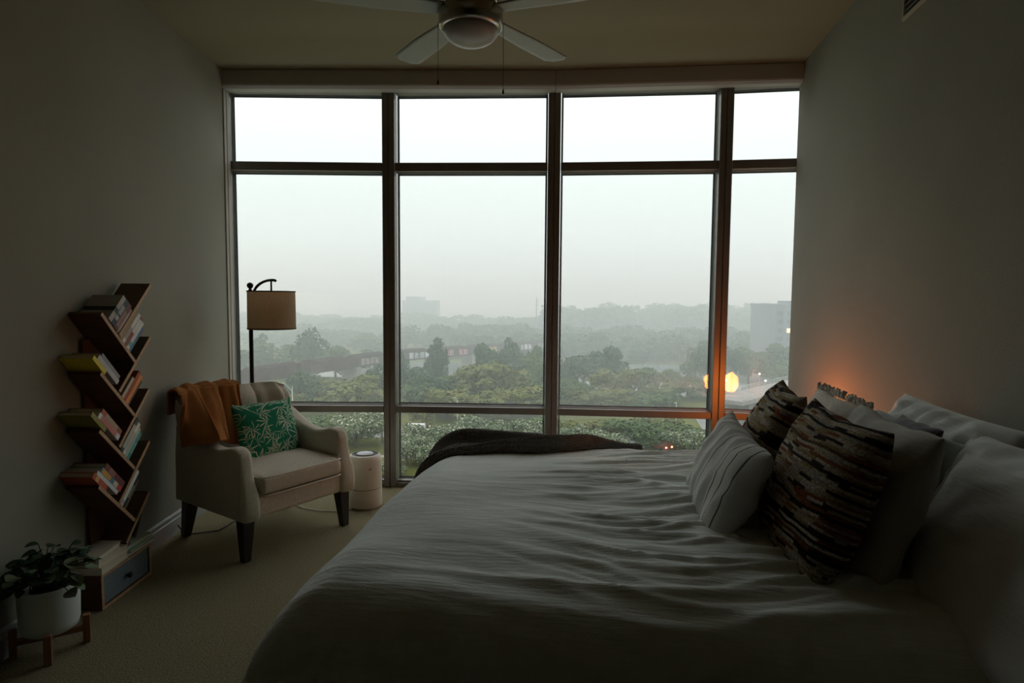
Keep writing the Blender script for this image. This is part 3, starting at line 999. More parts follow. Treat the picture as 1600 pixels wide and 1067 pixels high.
def knit_mat(name, rows=34, cols=7, seed=0.0):
    """hand-knit rows broken into dashes of cream, brown, rust and black"""
    m, t, b = nt(name)
    uv = node(t, 'ShaderNodeTexCoord')
    sp = node(t, 'ShaderNodeSeparateXYZ')
    t.links.new(uv.outputs['UV'], sp.inputs[0])
    dn = node(t, 'ShaderNodeTexNoise', Scale=3.0)
    t.links.new(uv.outputs['UV'], dn.inputs['Vector'])
    vy = node(t, 'ShaderNodeMath', operation='MULTIPLY_ADD')
    vy.inputs[1].default_value = .06
    t.links.new(dn.outputs['Fac'], vy.inputs[0])
    t.links.new(sp.outputs['Y'], vy.inputs[2])
    ro = node(t, 'ShaderNodeMath', operation='MULTIPLY')
    ro.inputs[1].default_value = rows
    t.links.new(vy.outputs[0], ro.inputs[0])
    fl = node(t, 'ShaderNodeMath', operation='FLOOR')
    t.links.new(ro.outputs[0], fl.inputs[0])
    # per-row tone
    wn1 = node(t, 'ShaderNodeTexWhiteNoise', noise_dimensions='1D')
    t.links.new(fl.outputs[0], wn1.inputs['W'])
    # dashes inside a row
    cx = node(t, 'ShaderNodeMath', operation='MULTIPLY_ADD')
    cx.inputs[1].default_value = cols
    of = node(t, 'ShaderNodeMath', operation='MULTIPLY')
    of.inputs[1].default_value = 13.7
    t.links.new(wn1.outputs[0], of.inputs[0])
    t.links.new(sp.outputs['X'], cx.inputs[0])
    t.links.new(of.outputs[0], cx.inputs[2])
    cf = node(t, 'ShaderNodeMath', operation='FLOOR')
    t.links.new(cx.outputs[0], cf.inputs[0])
    cb = node(t, 'ShaderNodeCombineXYZ')
    t.links.new(cf.outputs[0], cb.inputs[0])
    t.links.new(fl.outputs[0], cb.inputs[1])
    cb.inputs[2].default_value = seed
    wn2 = node(t, 'ShaderNodeTexWhiteNoise', noise_dimensions='3D')
    t.links.new(cb.outputs[0], wn2.inputs['Vector'])
    dash = node(t, 'ShaderNodeValToRGB')
    dash.color_ramp.interpolation = 'CONSTANT'
    els = [(0, (.42, .36, .25)), (.30, (.55, .50, .40)), (.48, (.32, .235, .12)), (.66, (.042, .030, .022)), (.80, (.26, .09, .04)), (.90, (.36, .33, .29))]
    while len(dash.color_ramp.elements) < len(els):
        dash.color_ramp.elements.new(.5)
    for q, (p, c) in zip(dash.color_ramp.elements, els):
        q.position, q.color = p, (*c, 1)
    t.links.new(wn2.outputs[0], dash.inputs[0])
    band = node(t, 'ShaderNodeValToRGB')
    band.color_ramp.interpolation = 'CONSTANT'
    els = [(0, (0, 0, 0)), (.72, (.028, .021, .016)), (.88, (.13, .075, .04))]
    while len(band.color_ramp.elements) < 3:
        band.color_ramp.elements.new(.5)
    for q, (p, c) in zip(band.color_ramp.elements, els):
        q.position, q.color = p, (*c, 1)
    t.links.new(wn1.outputs[0], band.inputs[0])
    gt = node(t, 'ShaderNodeMath', operation='GREATER_THAN')
    gt.inputs[1].default_value = .72
    t.links.new(wn1.outputs[0], gt.inputs[0])
    # zigzag bite so rows read as stitches
    mx = node(t, 'ShaderNodeMix', data_type='RGBA')
    t.links.new(gt.outputs[0], mx.inputs['Factor'])
    t.links.new(dash.outputs[0], mx.inputs['A'])
    t.links.new(band.outputs[0], mx.inputs['B'])
    st = node(t, 'ShaderNodeTexNoise', Scale=70.0, Detail=2.0)
    t.links.new(uv.outputs['UV'], st.inputs['Vector'])
    mu = node(t, 'ShaderNodeMix', data_type='RGBA', blend_type='MULTIPLY')
    mu.inputs['Factor'].default_value = .75
    t.links.new(mx.outputs['Result'], mu.inputs['A'])
    rr = node(t, 'ShaderNodeValToRGB')
    rr.color_ramp.elements[0].position, rr.color_ramp.elements[0].color = .35, (.35, .35, .35, 1)
    rr.color_ramp.elements[1].position, rr.color_ramp.elements[1].color = .62, (1.15, 1.15, 1.15, 1)
    t.links.new(st.outputs['Fac'], rr.inputs[0])
    t.links.new(rr.outputs[0], mu.inputs['B'])
    t.links.new(mu.outputs['Result'], b.inputs['Base Color'])
    fr = node(t, 'ShaderNodeMath', operation='FRACT')
    t.links.new(ro.outputs[0], fr.inputs[0])
    pp = node(t, 'ShaderNodeMath', operation='PINGPONG')
    pp.inputs[1].default_value = .5
    t.links.new(fr.outputs[0], pp.inputs[0])
    ad = node(t, 'ShaderNodeMath', operation='ADD')
    t.links.new(pp.outputs[0], ad.inputs[0])
    t.links.new(st.outputs['Fac'], ad.inputs[1])
    q = node(t, 'ShaderNodeBump', Strength=.9, Distance=.007)
    t.links.new(ad.outputs[0], q.inputs['Height'])
    t.links.new(q.outputs[0], b.inputs['Normal'])
    b.inputs['Roughness'].default_value = 1
    b.inputs['Specular IOR Level'].default_value = .05
    return m

def ticking_mat(name):
    """grey linen with woven bands across the short side (constant u)"""
    m, t, b = nt(name)
    uv = node(t, 'ShaderNodeTexCoord')
    sp = node(t, 'ShaderNodeSeparateXYZ')
    t.links.new(uv.outputs['UV'], sp.inputs[0])
    r = node(t, 'ShaderNodeValToRGB')
    r.color_ramp.interpolation = 'CONSTANT'
    base, band, line = (.70, .70, .65), (.46, .46, .44), (.14, .14, .145)
    els = [(0, base), (.07, line), (.082, base), (.155, line), (.167, base), (.26, band), (.33, base), (.345, line), (.355, base), (.45, band), (.53, base),
           (.56, line), (.57, base), (.66, band), (.74, base), (.76, line), (.77, base), (.84, line), (.852, base), (.93, line), (.942, base)]
    while len(r.color_ramp.elements) < len(els):
        r.color_ramp.elements.new(.5)
    for q, (p, c) in zip(r.color_ramp.elements, els):
        q.position, q.color = p, (*c, 1)
    t.links.new(sp.outputs['X'], r.inputs[0])
    t.links.new(r.outputs[0], b.inputs['Base Color'])
    n = node(t, 'ShaderNodeTexNoise', Scale=200.0)
    t.links.new(uv.outputs['Object'], n.inputs['Vector'])
    q = node(t, 'ShaderNodeBump', Strength=.4, Distance=.004)
    t.links.new(n.outputs['Fac'], q.inputs['Height'])
    t.links.new(q.outputs[0], b.inputs['Normal'])
    b.inputs['Roughness'].default_value = .95
    b.inputs['Specular IOR Level'].default_value = .1
    return m

M['knit'] = knit_mat('patterned_knit', 54, 8, 0.0)
M['knit2'] = knit_mat('patterned_knit_dark', 42, 6, 4.0)
M['ticking'] = ticking_mat('striped_linen')
M['linen_grey'] = cloth_mat('grey_linen', (0.52, 0.50, 0.44))
M['linen_white'] = cloth_mat('white_linen', (0.76, 0.78, 0.75))
M['linen_teal'] = cloth_mat('pale_teal_linen', (0.46, 0.56, 0.55))
M['linen_slate'] = cloth_mat('slate_linen', (0.16, 0.17, 0.18))
M['boucle'] = mat('cream_boucle', (0.70, 0.66, 0.58), 1.0, bump=(140, .9), spec=.05)

AL = BV                                       # along the bed's width, away from the camera
def lean(c, tilt, yaw=0.0, rollz=0.0):
    """axes of a cushion leaning towards the head by tilt, its face turned by yaw"""
    a = Matrix.Rotation(yaw, 3, 'Z') @ (-AL)
    nrm = Vector((0, 0, 1)).cross(a)
    up = Vector((0, 0, 1)) * math.cos(tilt) + (BU * math.sin(tilt))
    a2 = Matrix.Rotation(rollz, 3, nrm) @ a
    return a2, up
def put(name, label, w, h, t, seed, m, c, tilt, yaw=0, rollz=0, **kw):
    a, up = lean(c, tilt, yaw, rollz)
    return pillow(name, label, w, h, t, seed, m, c, a, up, **kw)

put('bed_pillow', 'white crumpled bed pillow standing against the right wall behind the fringed cushion', .74, .46, .20, 3, M['linen_white'], (1.41, 2.06, .825), R(20), wr=.026, wscale=9, ear=.04, cat='pillow')
put('bed_pillow', 'white crumpled bed pillow between the slate cushion and the right frame edge', .72, .46, .20, 8, M['linen_white'], (1.255, 1.50, .805), R(24), wr=.024, wscale=8, ear=.04, cat='pillow')
put('bed_pillow', 'pale teal pillow with only its corner showing behind the grey cushion', .62, .42, .16, 5, M['linen_teal'], (1.265, 2.06, .80), R(26), wr=.012, ear=.04, cat='pillow')
put('bed_pillow', 'large white pillow leaning at the right end beside the grey cushion', .74, .46, .19, 12, M['linen_white'], (1.150, 1.36, .770), R(26), yaw=R(4), wr=.016, wscale=6, ear=.04, cat='pillow')
fc = put('fringed_cushion', 'cream boucle cushion with a fringed edge under the orange glow', .54, .46, .15, 15, M['boucle'], (1.225, 2.43, .805), R(20), wr=.004, ear=.04)
put('cushion', 'grey linen cushion between the large knitted cushion and the white pillows', .52, .50, .17, 21, M['linen_grey'], (1.04, 1.79, .825), R(18), wr=.007, ear=.06)
put('cushion', 'small dark slate cushion with its corner above the grey cushion', .26, .25, .09, 25, M['linen_slate'], (1.245, 1.95, .91), R(26), wr=.006, ear=.08)
put('knitted_cushion', 'brown and cream patterned knitted cushion at the far end beside the window', .47, .46, .17, 31, M['knit2'], (.965, 2.33, .865), R(24), yaw=R(-6), wr=.006, ear=.09)
put('knitted_cushion', 'large multicoloured striped knitted cushion leaning in front of the others', .53, .48, .19, 37, M['knit'], (.885, 1.77, .855), R(20), yaw=R(2), wr=.006, ear=.09)
put('lumbar_cushion', 'grey striped linen lumbar cushion foremost on the duvet', .72, .38, .16, 43, M['ticking'], (.735, 2.11, .79), R(24), yaw=R(-2), wr=.012, wscale=7, ear=.12)
# fringe of short yarn tufts round the boucle cushion
fr = MB()
rnd = random.Random(5)
for k in range(300):
    s = k / 300 * 4
    e, f = int(s), s - int(s)
    u, v, du, dv_ = [(2 * f - 1, 1, 0, 1), (1, 1 - 2 * f, 1, 0), (1 - 2 * f, -1, 0, -1), (-1, 2 * f - 1, -1, 0)][e]
    p = Vector((u * .265, v * .225, rnd.uniform(-.006, .006)))
    q = p + Vector((du * .026 + rnd.uniform(-.008, .008), dv_ * .026 + rnd.uniform(-.008, .008), rnd.uniform(-.014, .014)))
    fr.tube([p, (p + q) / 2 + Vector((0, 0, rnd.uniform(-.006, .006))), q], [.0055, .0065, .004], 5)
f = fr.build('fringe', M['boucle'], fc)
f['kind'] = 'stuff'

# ------------------------------------------------------------------ nightstand and salt lamp beyond the bed
M['night'] = wood_mat('nightstand_wood', (0.05, 0.032, 0.02), (0.09, 0.06, 0.04), (1, 10, 10))
NS = Vector((1.50, 3.34, 0))
ns = thing('nightstand', 'small wooden nightstand beyond the bed at the right wall', 'nightstand', NS, BA)
MB().box((-.21, -.20, .12), (.21, .20, .56)).build('body', M['night'], ns, bevel=.004)
MB().box((-.23, -.22, .56), (.23, .22, .585)).build('top', M['night'], ns, bevel=.004)
for z0 in (.15, .36):
    d = MB().box((-.23, -.18, z0), (-.209, .18, z0 + .18)).build('drawer', M['night'], ns, bevel=.004)
    MB().lathe([(.004, 0), (.010, .004), (.012, .014), (.004, .02)], (0, 0, 0), 12).build('knob', M['chrome'], d).matrix_local = Matrix.Translation((-.23, 0, z0 + .09)) @ Matrix.Rotation(R(-90), 4, 'Y')
for x in (-.18, .15):
    for y in (-.17, .14):
        MB().box((x, y, 0), (x + .03, y + .03, .13)).build('leg', M['night'], ns)
m, t, b = nt('glowing_salt')
b.inputs['Base Color'].default_value = (.55, .22, .10, 1)
b.inputs['Roughness'].default_value = .6
tcn = node(t, 'ShaderNodeTexCoord')
vo = node(t, 'ShaderNodeTexVoronoi', Scale=14.0)
t.links.new(tcn.outputs['Object'], vo.inputs['Vector'])
rp = node(t, 'ShaderNodeValToRGB')
rp.color_ramp.elements[0].color = (1.0, .29, .040, 1)
rp.color_ramp.elements[1].color = (.95, .14, .010, 1)
t.links.new(vo.outputs['Distance'], rp.inputs[0])
t.links.new(rp.outputs[0], b.inputs['Emission Color'])
b.inputs['Emission Strength'].default_value = 27.0
M['salt'] = m
sl = thing('salt_lamp', 'glowing orange salt lamp on the nightstand mirrored in the window', 'lamp', NS + Vector((.075, .06, .585)))
MB().lathe([(.062, 0), (.065, .008), (.060, .020), (.058, .022)], n=24).build('base', M['night'], sl, bevel=.002)
bm = bmesh.new()
bmesh.ops.create_icosphere(bm, subdivisions=3, radius=1)
for v in bm.verts:
    n = v.co.normalized()
    k = 1 + .16 * noise.noise(n * 1.9 + Vector((4, 1, 2))) + .08 * noise.noise(n * 4.3)
    v.co = Vector((n.x * .064 * k, n.y * .060 * k, .100 + n.z * .088 * k - .022 * n.x * 0))
    if v.co.z < .022:
        v.co.z = .022
me = bpy.data.meshes.new('salt_crystal')
bm.to_mesh(me)
bm.free()
me.materials.append(M['salt'])
o = bpy.data.objects.new('salt_crystal', me)
C.objects.link(o)
o.parent = sl

# ================================================================== armchair (local: +x to its left arm, -y to the front)
M['tweed'] = mat('beige_tweed', (0.66, 0.61, 0.50), 1.0, var=(260, .28), bump=(320, .5), spec=.05, sheen=.1)
M['piping'] = mat('beige_piping', (0.72, 0.67, 0.56), 1.0, spec=.05)
AC = Vector((-1.448, 3.632, 0))
ch = thing('armchair', 'beige upholstered armchair with dark tapered legs beside the window', 'armchair', AC, R(55.4))
for sx in (-1, 1):
    for sy, rk in ((-1, 0), (1, 1)):
        x, y = sx * .318, sy * .272
        top, bot = .036, .021
        q = []
        kx, ky = sx * .012, (.045 if sy > 0 else -.012)
        vs = [(x + kx * 0 + a * top, y + b_ * top, .235) for a, b_ in ((-1, -1), (1, -1), (1, 1), (-1, 1))] + \
             [(x + kx + a * bot, y + ky + b_ * bot, 0) for a, b_ in ((-1, -1), (1, -1), (1, 1), (-1, 1))]
        MB().add(vs, [(0, 1, 2, 3), (7, 6, 5, 4), (0, 4, 5, 1), (1, 5, 6, 2), (2, 6, 7, 3), (3, 7, 4, 0)]).build('leg', M['dark_wood'], ch, bevel=.004)
MB().box((-.285, -.325, .225), (.285, .33, .335)).build('seat_frame', M['tweed'], ch, bevel=.02, seg=3)
def cushion_pt(u, v):
    # rounded box as a closed tube of sections along x
    x = -.268 + .536 * u
    e = min(1, max(0, min(u, 1 - u)) / .05)
    e = math.sqrt(1 - (1 - e) ** 2)
    a = v * 2 * math.pi
    c, s = math.cos(a), math.sin(a)
    k = (abs(c) ** 5 + abs(s) ** 5) ** (-1 / 5)
    yy, zz = c * k * .315, s * k * .058
    crown = .020 * math.cos(min(1, abs(yy) / .33) * 1.57) * math.cos((u - .5) * 2.9) if s > 0 else 0
    return (x, -.035 + yy * (.93 + .07 * e), .392 + zz * (.25 + .75 * e) + crown)
sc_ = MB().grid(cushion_pt, 40, 64).build('seat_cushion', M['tweed'], ch, smooth=True)
bm = bmesh.new(); bm.from_mesh(sc_.data)
bmesh.ops.remove_doubles(bm, verts=bm.verts, dist=1e-5)
bmesh.ops.holes_fill(bm, edges=bm.edges)
bm.to_mesh(sc_.data); bm.free()
pp = MB()
for zz in (.440, .343):
    pp.tube([(-.262, .26, zz), (-.266, -.30, zz), (-.255, -.343, zz), (-.22, -.352, zz), (0, -.353, zz), (.22, -.352, zz), (.255, -.343, zz), (.266, -.30, zz), (.262, .26, zz)], .005, 6)
pp.build('piping', M['piping'], sc_, smooth=True)
# arms: side profile swooping up to the back, scrolled front that flares down to the floor
def arm_mesh(sx):
    top = [(-.345, .225), (-.352, .30), (-.345, .36), (-.318, .43), (-.300, .50), (-.298, .545), (-.285, .580), (-.255, .600), (-.215, .604), (-.16, .592), (-.09, .578), (-.02, .582), (.05, .598), (.12, .622), (.18, .650), (.23, .675), (.28, .69), (.34, .66), (.36, .5), (.345, .225)]
    n = 10
    vs, fs = [], []
    for k in range(n + 1):
        # section across the arm thickness: rounded shoulders
        t = -1 + 2 * k / n
        ins = .034 * (1 - math.sqrt(max(0, 1 - abs(t) ** 3.2)))
        xo = t * .052
        for y, z in top:
            # width swells at the front foot, thin at the scroll
            wz = .9 + .25 * smooth01(.45, .25, z)
            c = Vector((y, z)) - Vector((.02, .40))
            l = c.length
            c = c * max(.2, (l - ins) / l)
            vs.append((sx * (.322 + xo * wz + .018 * smooth01(.45, .70, z) * 0), .02 + c.x, .40 + c.y))
    m_ = len(top)
    for k in range(n):
        for i in range(m_):
            fs.append((k * m_ + i, k * m_ + (i + 1) % m_, (k + 1) * m_ + (i + 1) % m_, (k + 1) * m_ + i))
    fs.append(tuple(range(m_)))
    fs.append(tuple(range((n + 1) * m_ - 1, n * m_ - 1, -1)))
    return MB().add(vs, fs)
for sx in (-1, 1):
    arm_mesh(sx).build('arm', M['tweed'], ch, smooth=True)
# back: reclined, channelled into panels, sides curving forward to meet the arms
def back_front(u, v):
    x = -.365 + .73 * u
    z = .34 + .50 * v
    side = smooth01(.22, .365, abs(x))
    rnd_ = .05 * smooth01(.80, 1, v) ** 2
    topz = .842 - .018 * smooth01(.30, .365, abs(x))
    z = .34 + (topz - .34) * v
    rec = .245 + .13 * v
    wing = -.115 * side * (1 - .35 * v)
    puff = 0
    for c in (-.245, -.082, .082, .245):
        d = abs(x - c) / .082
        if d <= 1:
            puff = -.030 * math.sqrt(max(0, 1 - d ** 2.6))
    return (x * (1 - .03 * v), rec + wing + puff * (1 - rnd_) + rnd_, z)
def back_rear(u, v):
    x, y, z = back_front(u, v)
    side = smooth01(.22, .365, abs(-.365 + .73 * u))
    return (x * 1.01, .335 + .10 * v - .10 * side * (1 - .3 * v) - .03 * smooth01(.85, 1, v), z - .004)
bk = MB()
NU, NV = 72, 26
bk.grid(back_front, NU, NV)
bk.grid(back_rear, NU, NV)
n1 = (NU + 1) * (NV + 1)
for i in range(NU):
    for j in (0, NV):
        a = i * (NV + 1) + j
        c = (i + 1) * (NV + 1) + j
        if j == NV:      # soft top: a raised middle row
            p, q = Vector(bk.v[a]), Vector(bk.v[a + n1])
        bk.f.append((a, c, c + n1, a + n1)); bk.m.append(0)
for j in range(NV):
    for i in (0, NU):
        a = i * (NV + 1) + j
        bk.f.append((a, a + 1, a + 1 + n1, a + n1)); bk.m.append(0)
b_ = bk.build('backrest', M['tweed'], ch, bevel=0, smooth=True)
q = b_.modifiers.new('round', 'BEVEL'); q.width = .022; q.segments = 4; q.limit_method = 'ANGLE'; q.angle_limit = R(50)

# rust knitted throw over the left half of the back and the left arm
M['rust'] = rib_mat('rust_knit', (0.80, 0.33, 0.10), 34.0, 1.0, .5, 'Y', 'UV', 1.0)
def lerpk(keys, u):
    for (a, p), (b, q) in zip(keys, keys[1:]):
        if u <= b:
            t = (u - a) / (b - a)
            t = t * t * (3 - 2 * t)
            return [p[i] + (q[i] - p[i]) * t for i in range(3)]
    return list(keys[-1][1])
def drape(u, v):
    """u across the back, v from behind the chair over the top and down the front"""
    x0 = -.392 + .415 * u
    side = smooth01(.25, .40, abs(x0))
    yt = .405 - .075 * side                               # crest of the back under the cloth
    nz = noise.noise(Vector((u * 3, v * 2, 2)))
    ph = u * 23 + 2.4 * v + 1.6 * nz
    f = math.sin(ph) + .45 * math.sin(ph * 2.1 + 1)
    if v < .2:
        t = v / .2
        return (x0 * 1.0, yt + .032 - .006 * side + .004 * f, .72 + .135 * t)
    if v < .34:
        t = (v - .2) / .14
        a = t * math.pi
        return (x0 + .004 * math.cos(ph), yt - .028 + .060 * math.cos(a), .855 + .024 * math.sin(a) + .007 * f * math.sin(a) - .012 * side)
    t = (v - .34) / .66
    top = (x0, yt - .092, .853 - .012 * side)
    bot = lerpk([(0, (-.432, .14, .565)), (.14, (-.425, .00, .60)), (.32, (-.345, -.085, .632)), (.50, (-.262, .02, .60)), (.75, (-.13, .13, .53)), (1, (.02, .175, .50))], u)
    x = top[0] + (bot[0] - top[0]) * t ** 1.25
    y = top[1] + (bot[1] - top[1]) * t ** 1.15
    z = top[2] + (bot[2] - top[2]) * t
    k = math.sin(math.pi * min(1, t * 1.05)) * (1 - smooth01(.45, .8, u))
    x -= .018 * k
    y -= .030 * k
    amp = .012 + .016 * smooth01(0, .3, t) - .012 * smooth01(.7, 1, t) * (1 - smooth01(.2, .5, u))
    y -= amp * f * .8 + .012
    x += amp * .45 * math.cos(ph * .9)
    z += .010 * math.sin(t * 15 + u * 5 + 2 * nz) * smooth01(.6, .95, t) * (1 - smooth01(.3, .6, u)) + .006
    return (x, y, z)
rt = uvgrid('rust_throw', drape, 84, 96, M['rust'], 1.6, 2.4, solid=.010)
rt.location, rt.rotation_euler = AC, (0, 0, R(55.4))
tag(rt, 'rust orange knitted throw draped over the left half of the armchair back', 'blanket')

# green cushion with pale leaf print
def leafprint_mat(name):
    m, t, b = nt(name)
    uv = node(t, 'ShaderNodeTexCoord')
    prev = None
    base = node(t, 'ShaderNodeRGB')
    base.outputs[0].default_value = (.018, .20, .105, 1)
    prev = base.outputs[0]
    for i, (sc, k, rad, off) in enumerate(((3.7, 9, .72, 0.0), (4.3, 8, .70, 3.7), (5.2, 8, .66, 8.1))):
        mp = node(t, 'ShaderNodeMapping')
        mp.inputs['Location'].default_value = (off, off * .7, 0)
        mp.inputs['Scale'].default_value = (sc, sc, 1)
        t.links.new(uv.outputs['UV'], mp.inputs[0])
        fl = node(t, 'ShaderNodeVectorMath', operation='MULTIPLY')
        fl.inputs[1].default_value = (1, 1, 0)
        t.links.new(mp.outputs[0], fl.inputs[0])
        vo = node(t, 'ShaderNodeTexVoronoi', Scale=1.0, voronoi_dimensions='2D')
        vo.inputs['Randomness'].default_value = .8
        t.links.new(fl.outputs[0], vo.inputs['Vector'])
        sub = node(t, 'ShaderNodeVectorMath', operation='SUBTRACT')
        t.links.new(fl.outputs[0], sub.inputs[0])
        t.links.new(vo.outputs['Position'], sub.inputs[1])
        sp = node(t, 'ShaderNodeSeparateXYZ')
        t.links.new(sub.outputs[0], sp.inputs[0])
        at = node(t, 'ShaderNodeMath', operation='ARCTAN2')
        t.links.new(sp.outputs['Y'], at.inputs[0])
        t.links.new(sp.outputs['X'], at.inputs[1])
        sc_c = node(t, 'ShaderNodeSeparateColor')
        t.links.new(vo.outputs['Color'], sc_c.inputs[0])
        m1 = node(t, 'ShaderNodeMath', operation='MULTIPLY_ADD')
        m1.inputs[1].default_value = k / 6.28318
        t.links.new(at.outputs[0], m1.inputs[0])
        t.links.new(sc_c.outputs[0], m1.inputs[2])
        frc = node(t, 'ShaderNodeMath', operation='FRACT')
        t.links.new(m1.outputs[0], frc.inputs[0])
        s5 = node(t, 'ShaderNodeMath', operation='SUBTRACT')
        s5.inputs[1].default_value = .5
        t.links.new(frc.outputs[0], s5.inputs[0])
        ab = node(t, 'ShaderNodeMath', operation='ABSOLUTE')
        t.links.new(s5.outputs[0], ab.inputs[0])
        ln = node(t, 'ShaderNodeVectorMath', operation='LENGTH')
        t.links.new(sub.outputs[0], ln.inputs[0])
        lat = node(t, 'ShaderNodeMath', operation='MULTIPLY')
        t.links.new(ab.outputs[0], lat.inputs[0])
        t.links.new(ln.outputs['Value'], lat.inputs[1])
        # leaf half-width swells then closes at the tip
        a1 = node(t, 'ShaderNodeMath', operation='MULTIPLY')
        a1.inputs[1].default_value = math.pi / rad
        t.links.new(ln.outputs['Value'], a1.inputs[0])
        sn = node(t, 'ShaderNodeMath', operation='SINE')
        t.links.new(a1.outputs[0], sn.inputs[0])
        wd = node(t, 'ShaderNodeMath', operation='MULTIPLY')
        wd.inputs[1].default_value = .040
        t.links.new(sn.outputs[0], wd.inputs[0])
        lt = node(t, 'ShaderNodeMath', operation='LESS_THAN')
        t.links.new(lat.outputs[0], lt.inputs[0])
        t.links.new(wd.outputs[0], lt.inputs[1])
        l2 = node(t, 'ShaderNodeMath', operation='LESS_THAN')
        l2.inputs[1].default_value = rad
        t.links.new(ln.outputs['Value'], l2.inputs[0])
        an = node(t, 'ShaderNodeMath', operation='MULTIPLY')
        t.links.new(lt.outputs[0], an.inputs[0])
        t.links.new(l2.outputs[0], an.inputs[1])
        mx = node(t, 'ShaderNodeMix', data_type='RGBA')
        # only part of each burst carries leaves, like a bamboo spray
        ph = node(t, 'ShaderNodeMath', operation='MULTIPLY_ADD')
        ph.inputs[1].default_value = 6.283
        t.links.new(sc_c.outputs[1], ph.inputs[0])
        t.links.new(at.outputs[0], ph.inputs[2])
        cs = node(t, 'ShaderNodeMath', operation='COSINE')
        t.links.new(ph.outputs[0], cs.inputs[0])
        g2 = node(t, 'ShaderNodeMath', operation='GREATER_THAN')
        g2.inputs[1].default_value = -.35
        t.links.new(cs.outputs[0], g2.inputs[0])
        an2 = node(t, 'ShaderNodeMath', operation='MULTIPLY')
        t.links.new(an.outputs[0], an2.inputs[0])
        t.links.new(g2.outputs[0], an2.inputs[1])
        t.links.new(an2.outputs[0], mx.inputs['Factor'])
        t.links.new(prev, mx.inputs['A'])
        mx.inputs['B'].default_value = ((.66, .72, .58, 1), (.55, .64, .50, 1), (.42, .54, .42, 1))[i]
        prev = mx.outputs['Result']
    t.links.new(prev, b.inputs['Base Color'])
    b.inputs['Roughness'].default_value = .9
    b.inputs['Specular IOR Level'].default_value = .1
    return m
M['leafprint'] = leafprint_mat('green_leaf_print')
W_ = Matrix.Rotation(R(55.4), 3, 'Z')
pillow('leaf_cushion', 'green cushion with a pale leaf print standing on the armchair seat', .43, .40, .13, 51, M['leafprint'],
       AC + W_ @ Vector((.060, .075, .575)), W_ @ Vector((1, .10, -.025)), W_ @ Vector((-.02, .34, 1)), wr=.004, ear=.07)

# ------------------------------------------------------------------ floor lamp
M['shade'] = mat('burlap_shade', (0.56, 0.44, 0.31), .95, var=(120, .25), bump=(220, .5), stretch=(1, 1, 1))
_t = M['shade'].node_tree                      # woven cloth lets some window light through
_tr = node(_t, 'ShaderNodeBsdfTranslucent')
_tr.inputs[0].default_value = (.70, .55, .38, 1)
_mx = node(_t, 'ShaderNodeMixShader')
_mx.inputs[0].default_value = .55
_t.links.new(_t.nodes['Principled BSDF'].outputs[0], _mx.inputs[1])
_t.links.new(_tr.outputs[0], _mx.inputs[2])
_t.links.new(_mx.outputs[0], _t.nodes['Material Output'].inputs[0])
M['shade_trim'] = mat('shade_trim', (.16, .12, .08), .9)
LP = Vector((-1.735, 4.12, 0))
fl_ = thing('floor_lamp', 'black arched floor lamp with a brown burlap drum shade', 'lamp', LP)
MB().lathe([(.01, .0), (.125, 0), (.128, .006), (.126, .014), (.03, .022), (.014, .035)], n=32).build('base', M['black'], fl_, smooth=True)
MB().tube([(0, 0, .02), (0, 0, .7), (0, 0, 1.445)], .0135, 10).build('pole', M['black'], fl_, smooth=True)
MB().lathe([(.006, 0), (.010, .004), (.008, .012), (.018, .022), (.021, .034), (.017, .046), (.004, .053)], (0, 0, 1.44), 16).build('finial', M['black'], fl_, smooth=True)
pts = [(.012, 0, 1.40)] + [(.020 + .130 * (1 - math.cos(k / 9 * math.pi / 2)), 0, 1.405 + .105 * math.sin(k / 9 * math.pi / 2)) for k in range(10)] + [(.165, 0, 1.508), (.172, 0, 1.502)]
MB().tube(pts, .009, 8).build('arm', M['black'], fl_, smooth=True)
sh = MB()
sh.lathe([(.150, -.125), (.152, -.122), (.150, .123), (.149, .125), (.146, .123), (.147, -.122), (.150, -.125)], (.140, 0, 1.312), 48, cap=False)
sh = sh.build('lamp_shade', M['shade'], fl_, smooth=True)
MB().lathe([(.1505, -.127), (.1535, -.127), (.1535, -.117), (.1505, -.117)], (.140, 0, 1.312), 48, cap=False).build('rim', M['shade_trim'], sh, smooth=True)
MB().lathe([(.1505, .118), (.1528, .118), (.1528, .127), (.1505, .127)], (.140, 0, 1.312), 48, cap=False).build('rim', M['shade_trim'], sh, smooth=True)
sp = MB().tube([(.140, 0, 1.505), (.140, 0, 1.405)], .006, 8).box((.115, -.012, 1.398), (.165, .012, 1.406))
for k in range(3):
    a = k * 2.094 + .3
    sp.tube([(.140, 0, 1.40), (.140 + .146 * math.cos(a), .146 * math.sin(a), 1.425)], .0025, 5)
sp.build('hanger', M['black'], fl_)
MB().lathe([(.016, 0), (.018, .04), (.012, .06)], (.14, 0, 1.34), 12).lathe([(.006, -.11), (.024, -.08), (.030, -.05), (.018, -.01), (.013, 0)], (.14, 0, 1.34), 16).build('bulb', M['white_plastic'], fl_, smooth=True)

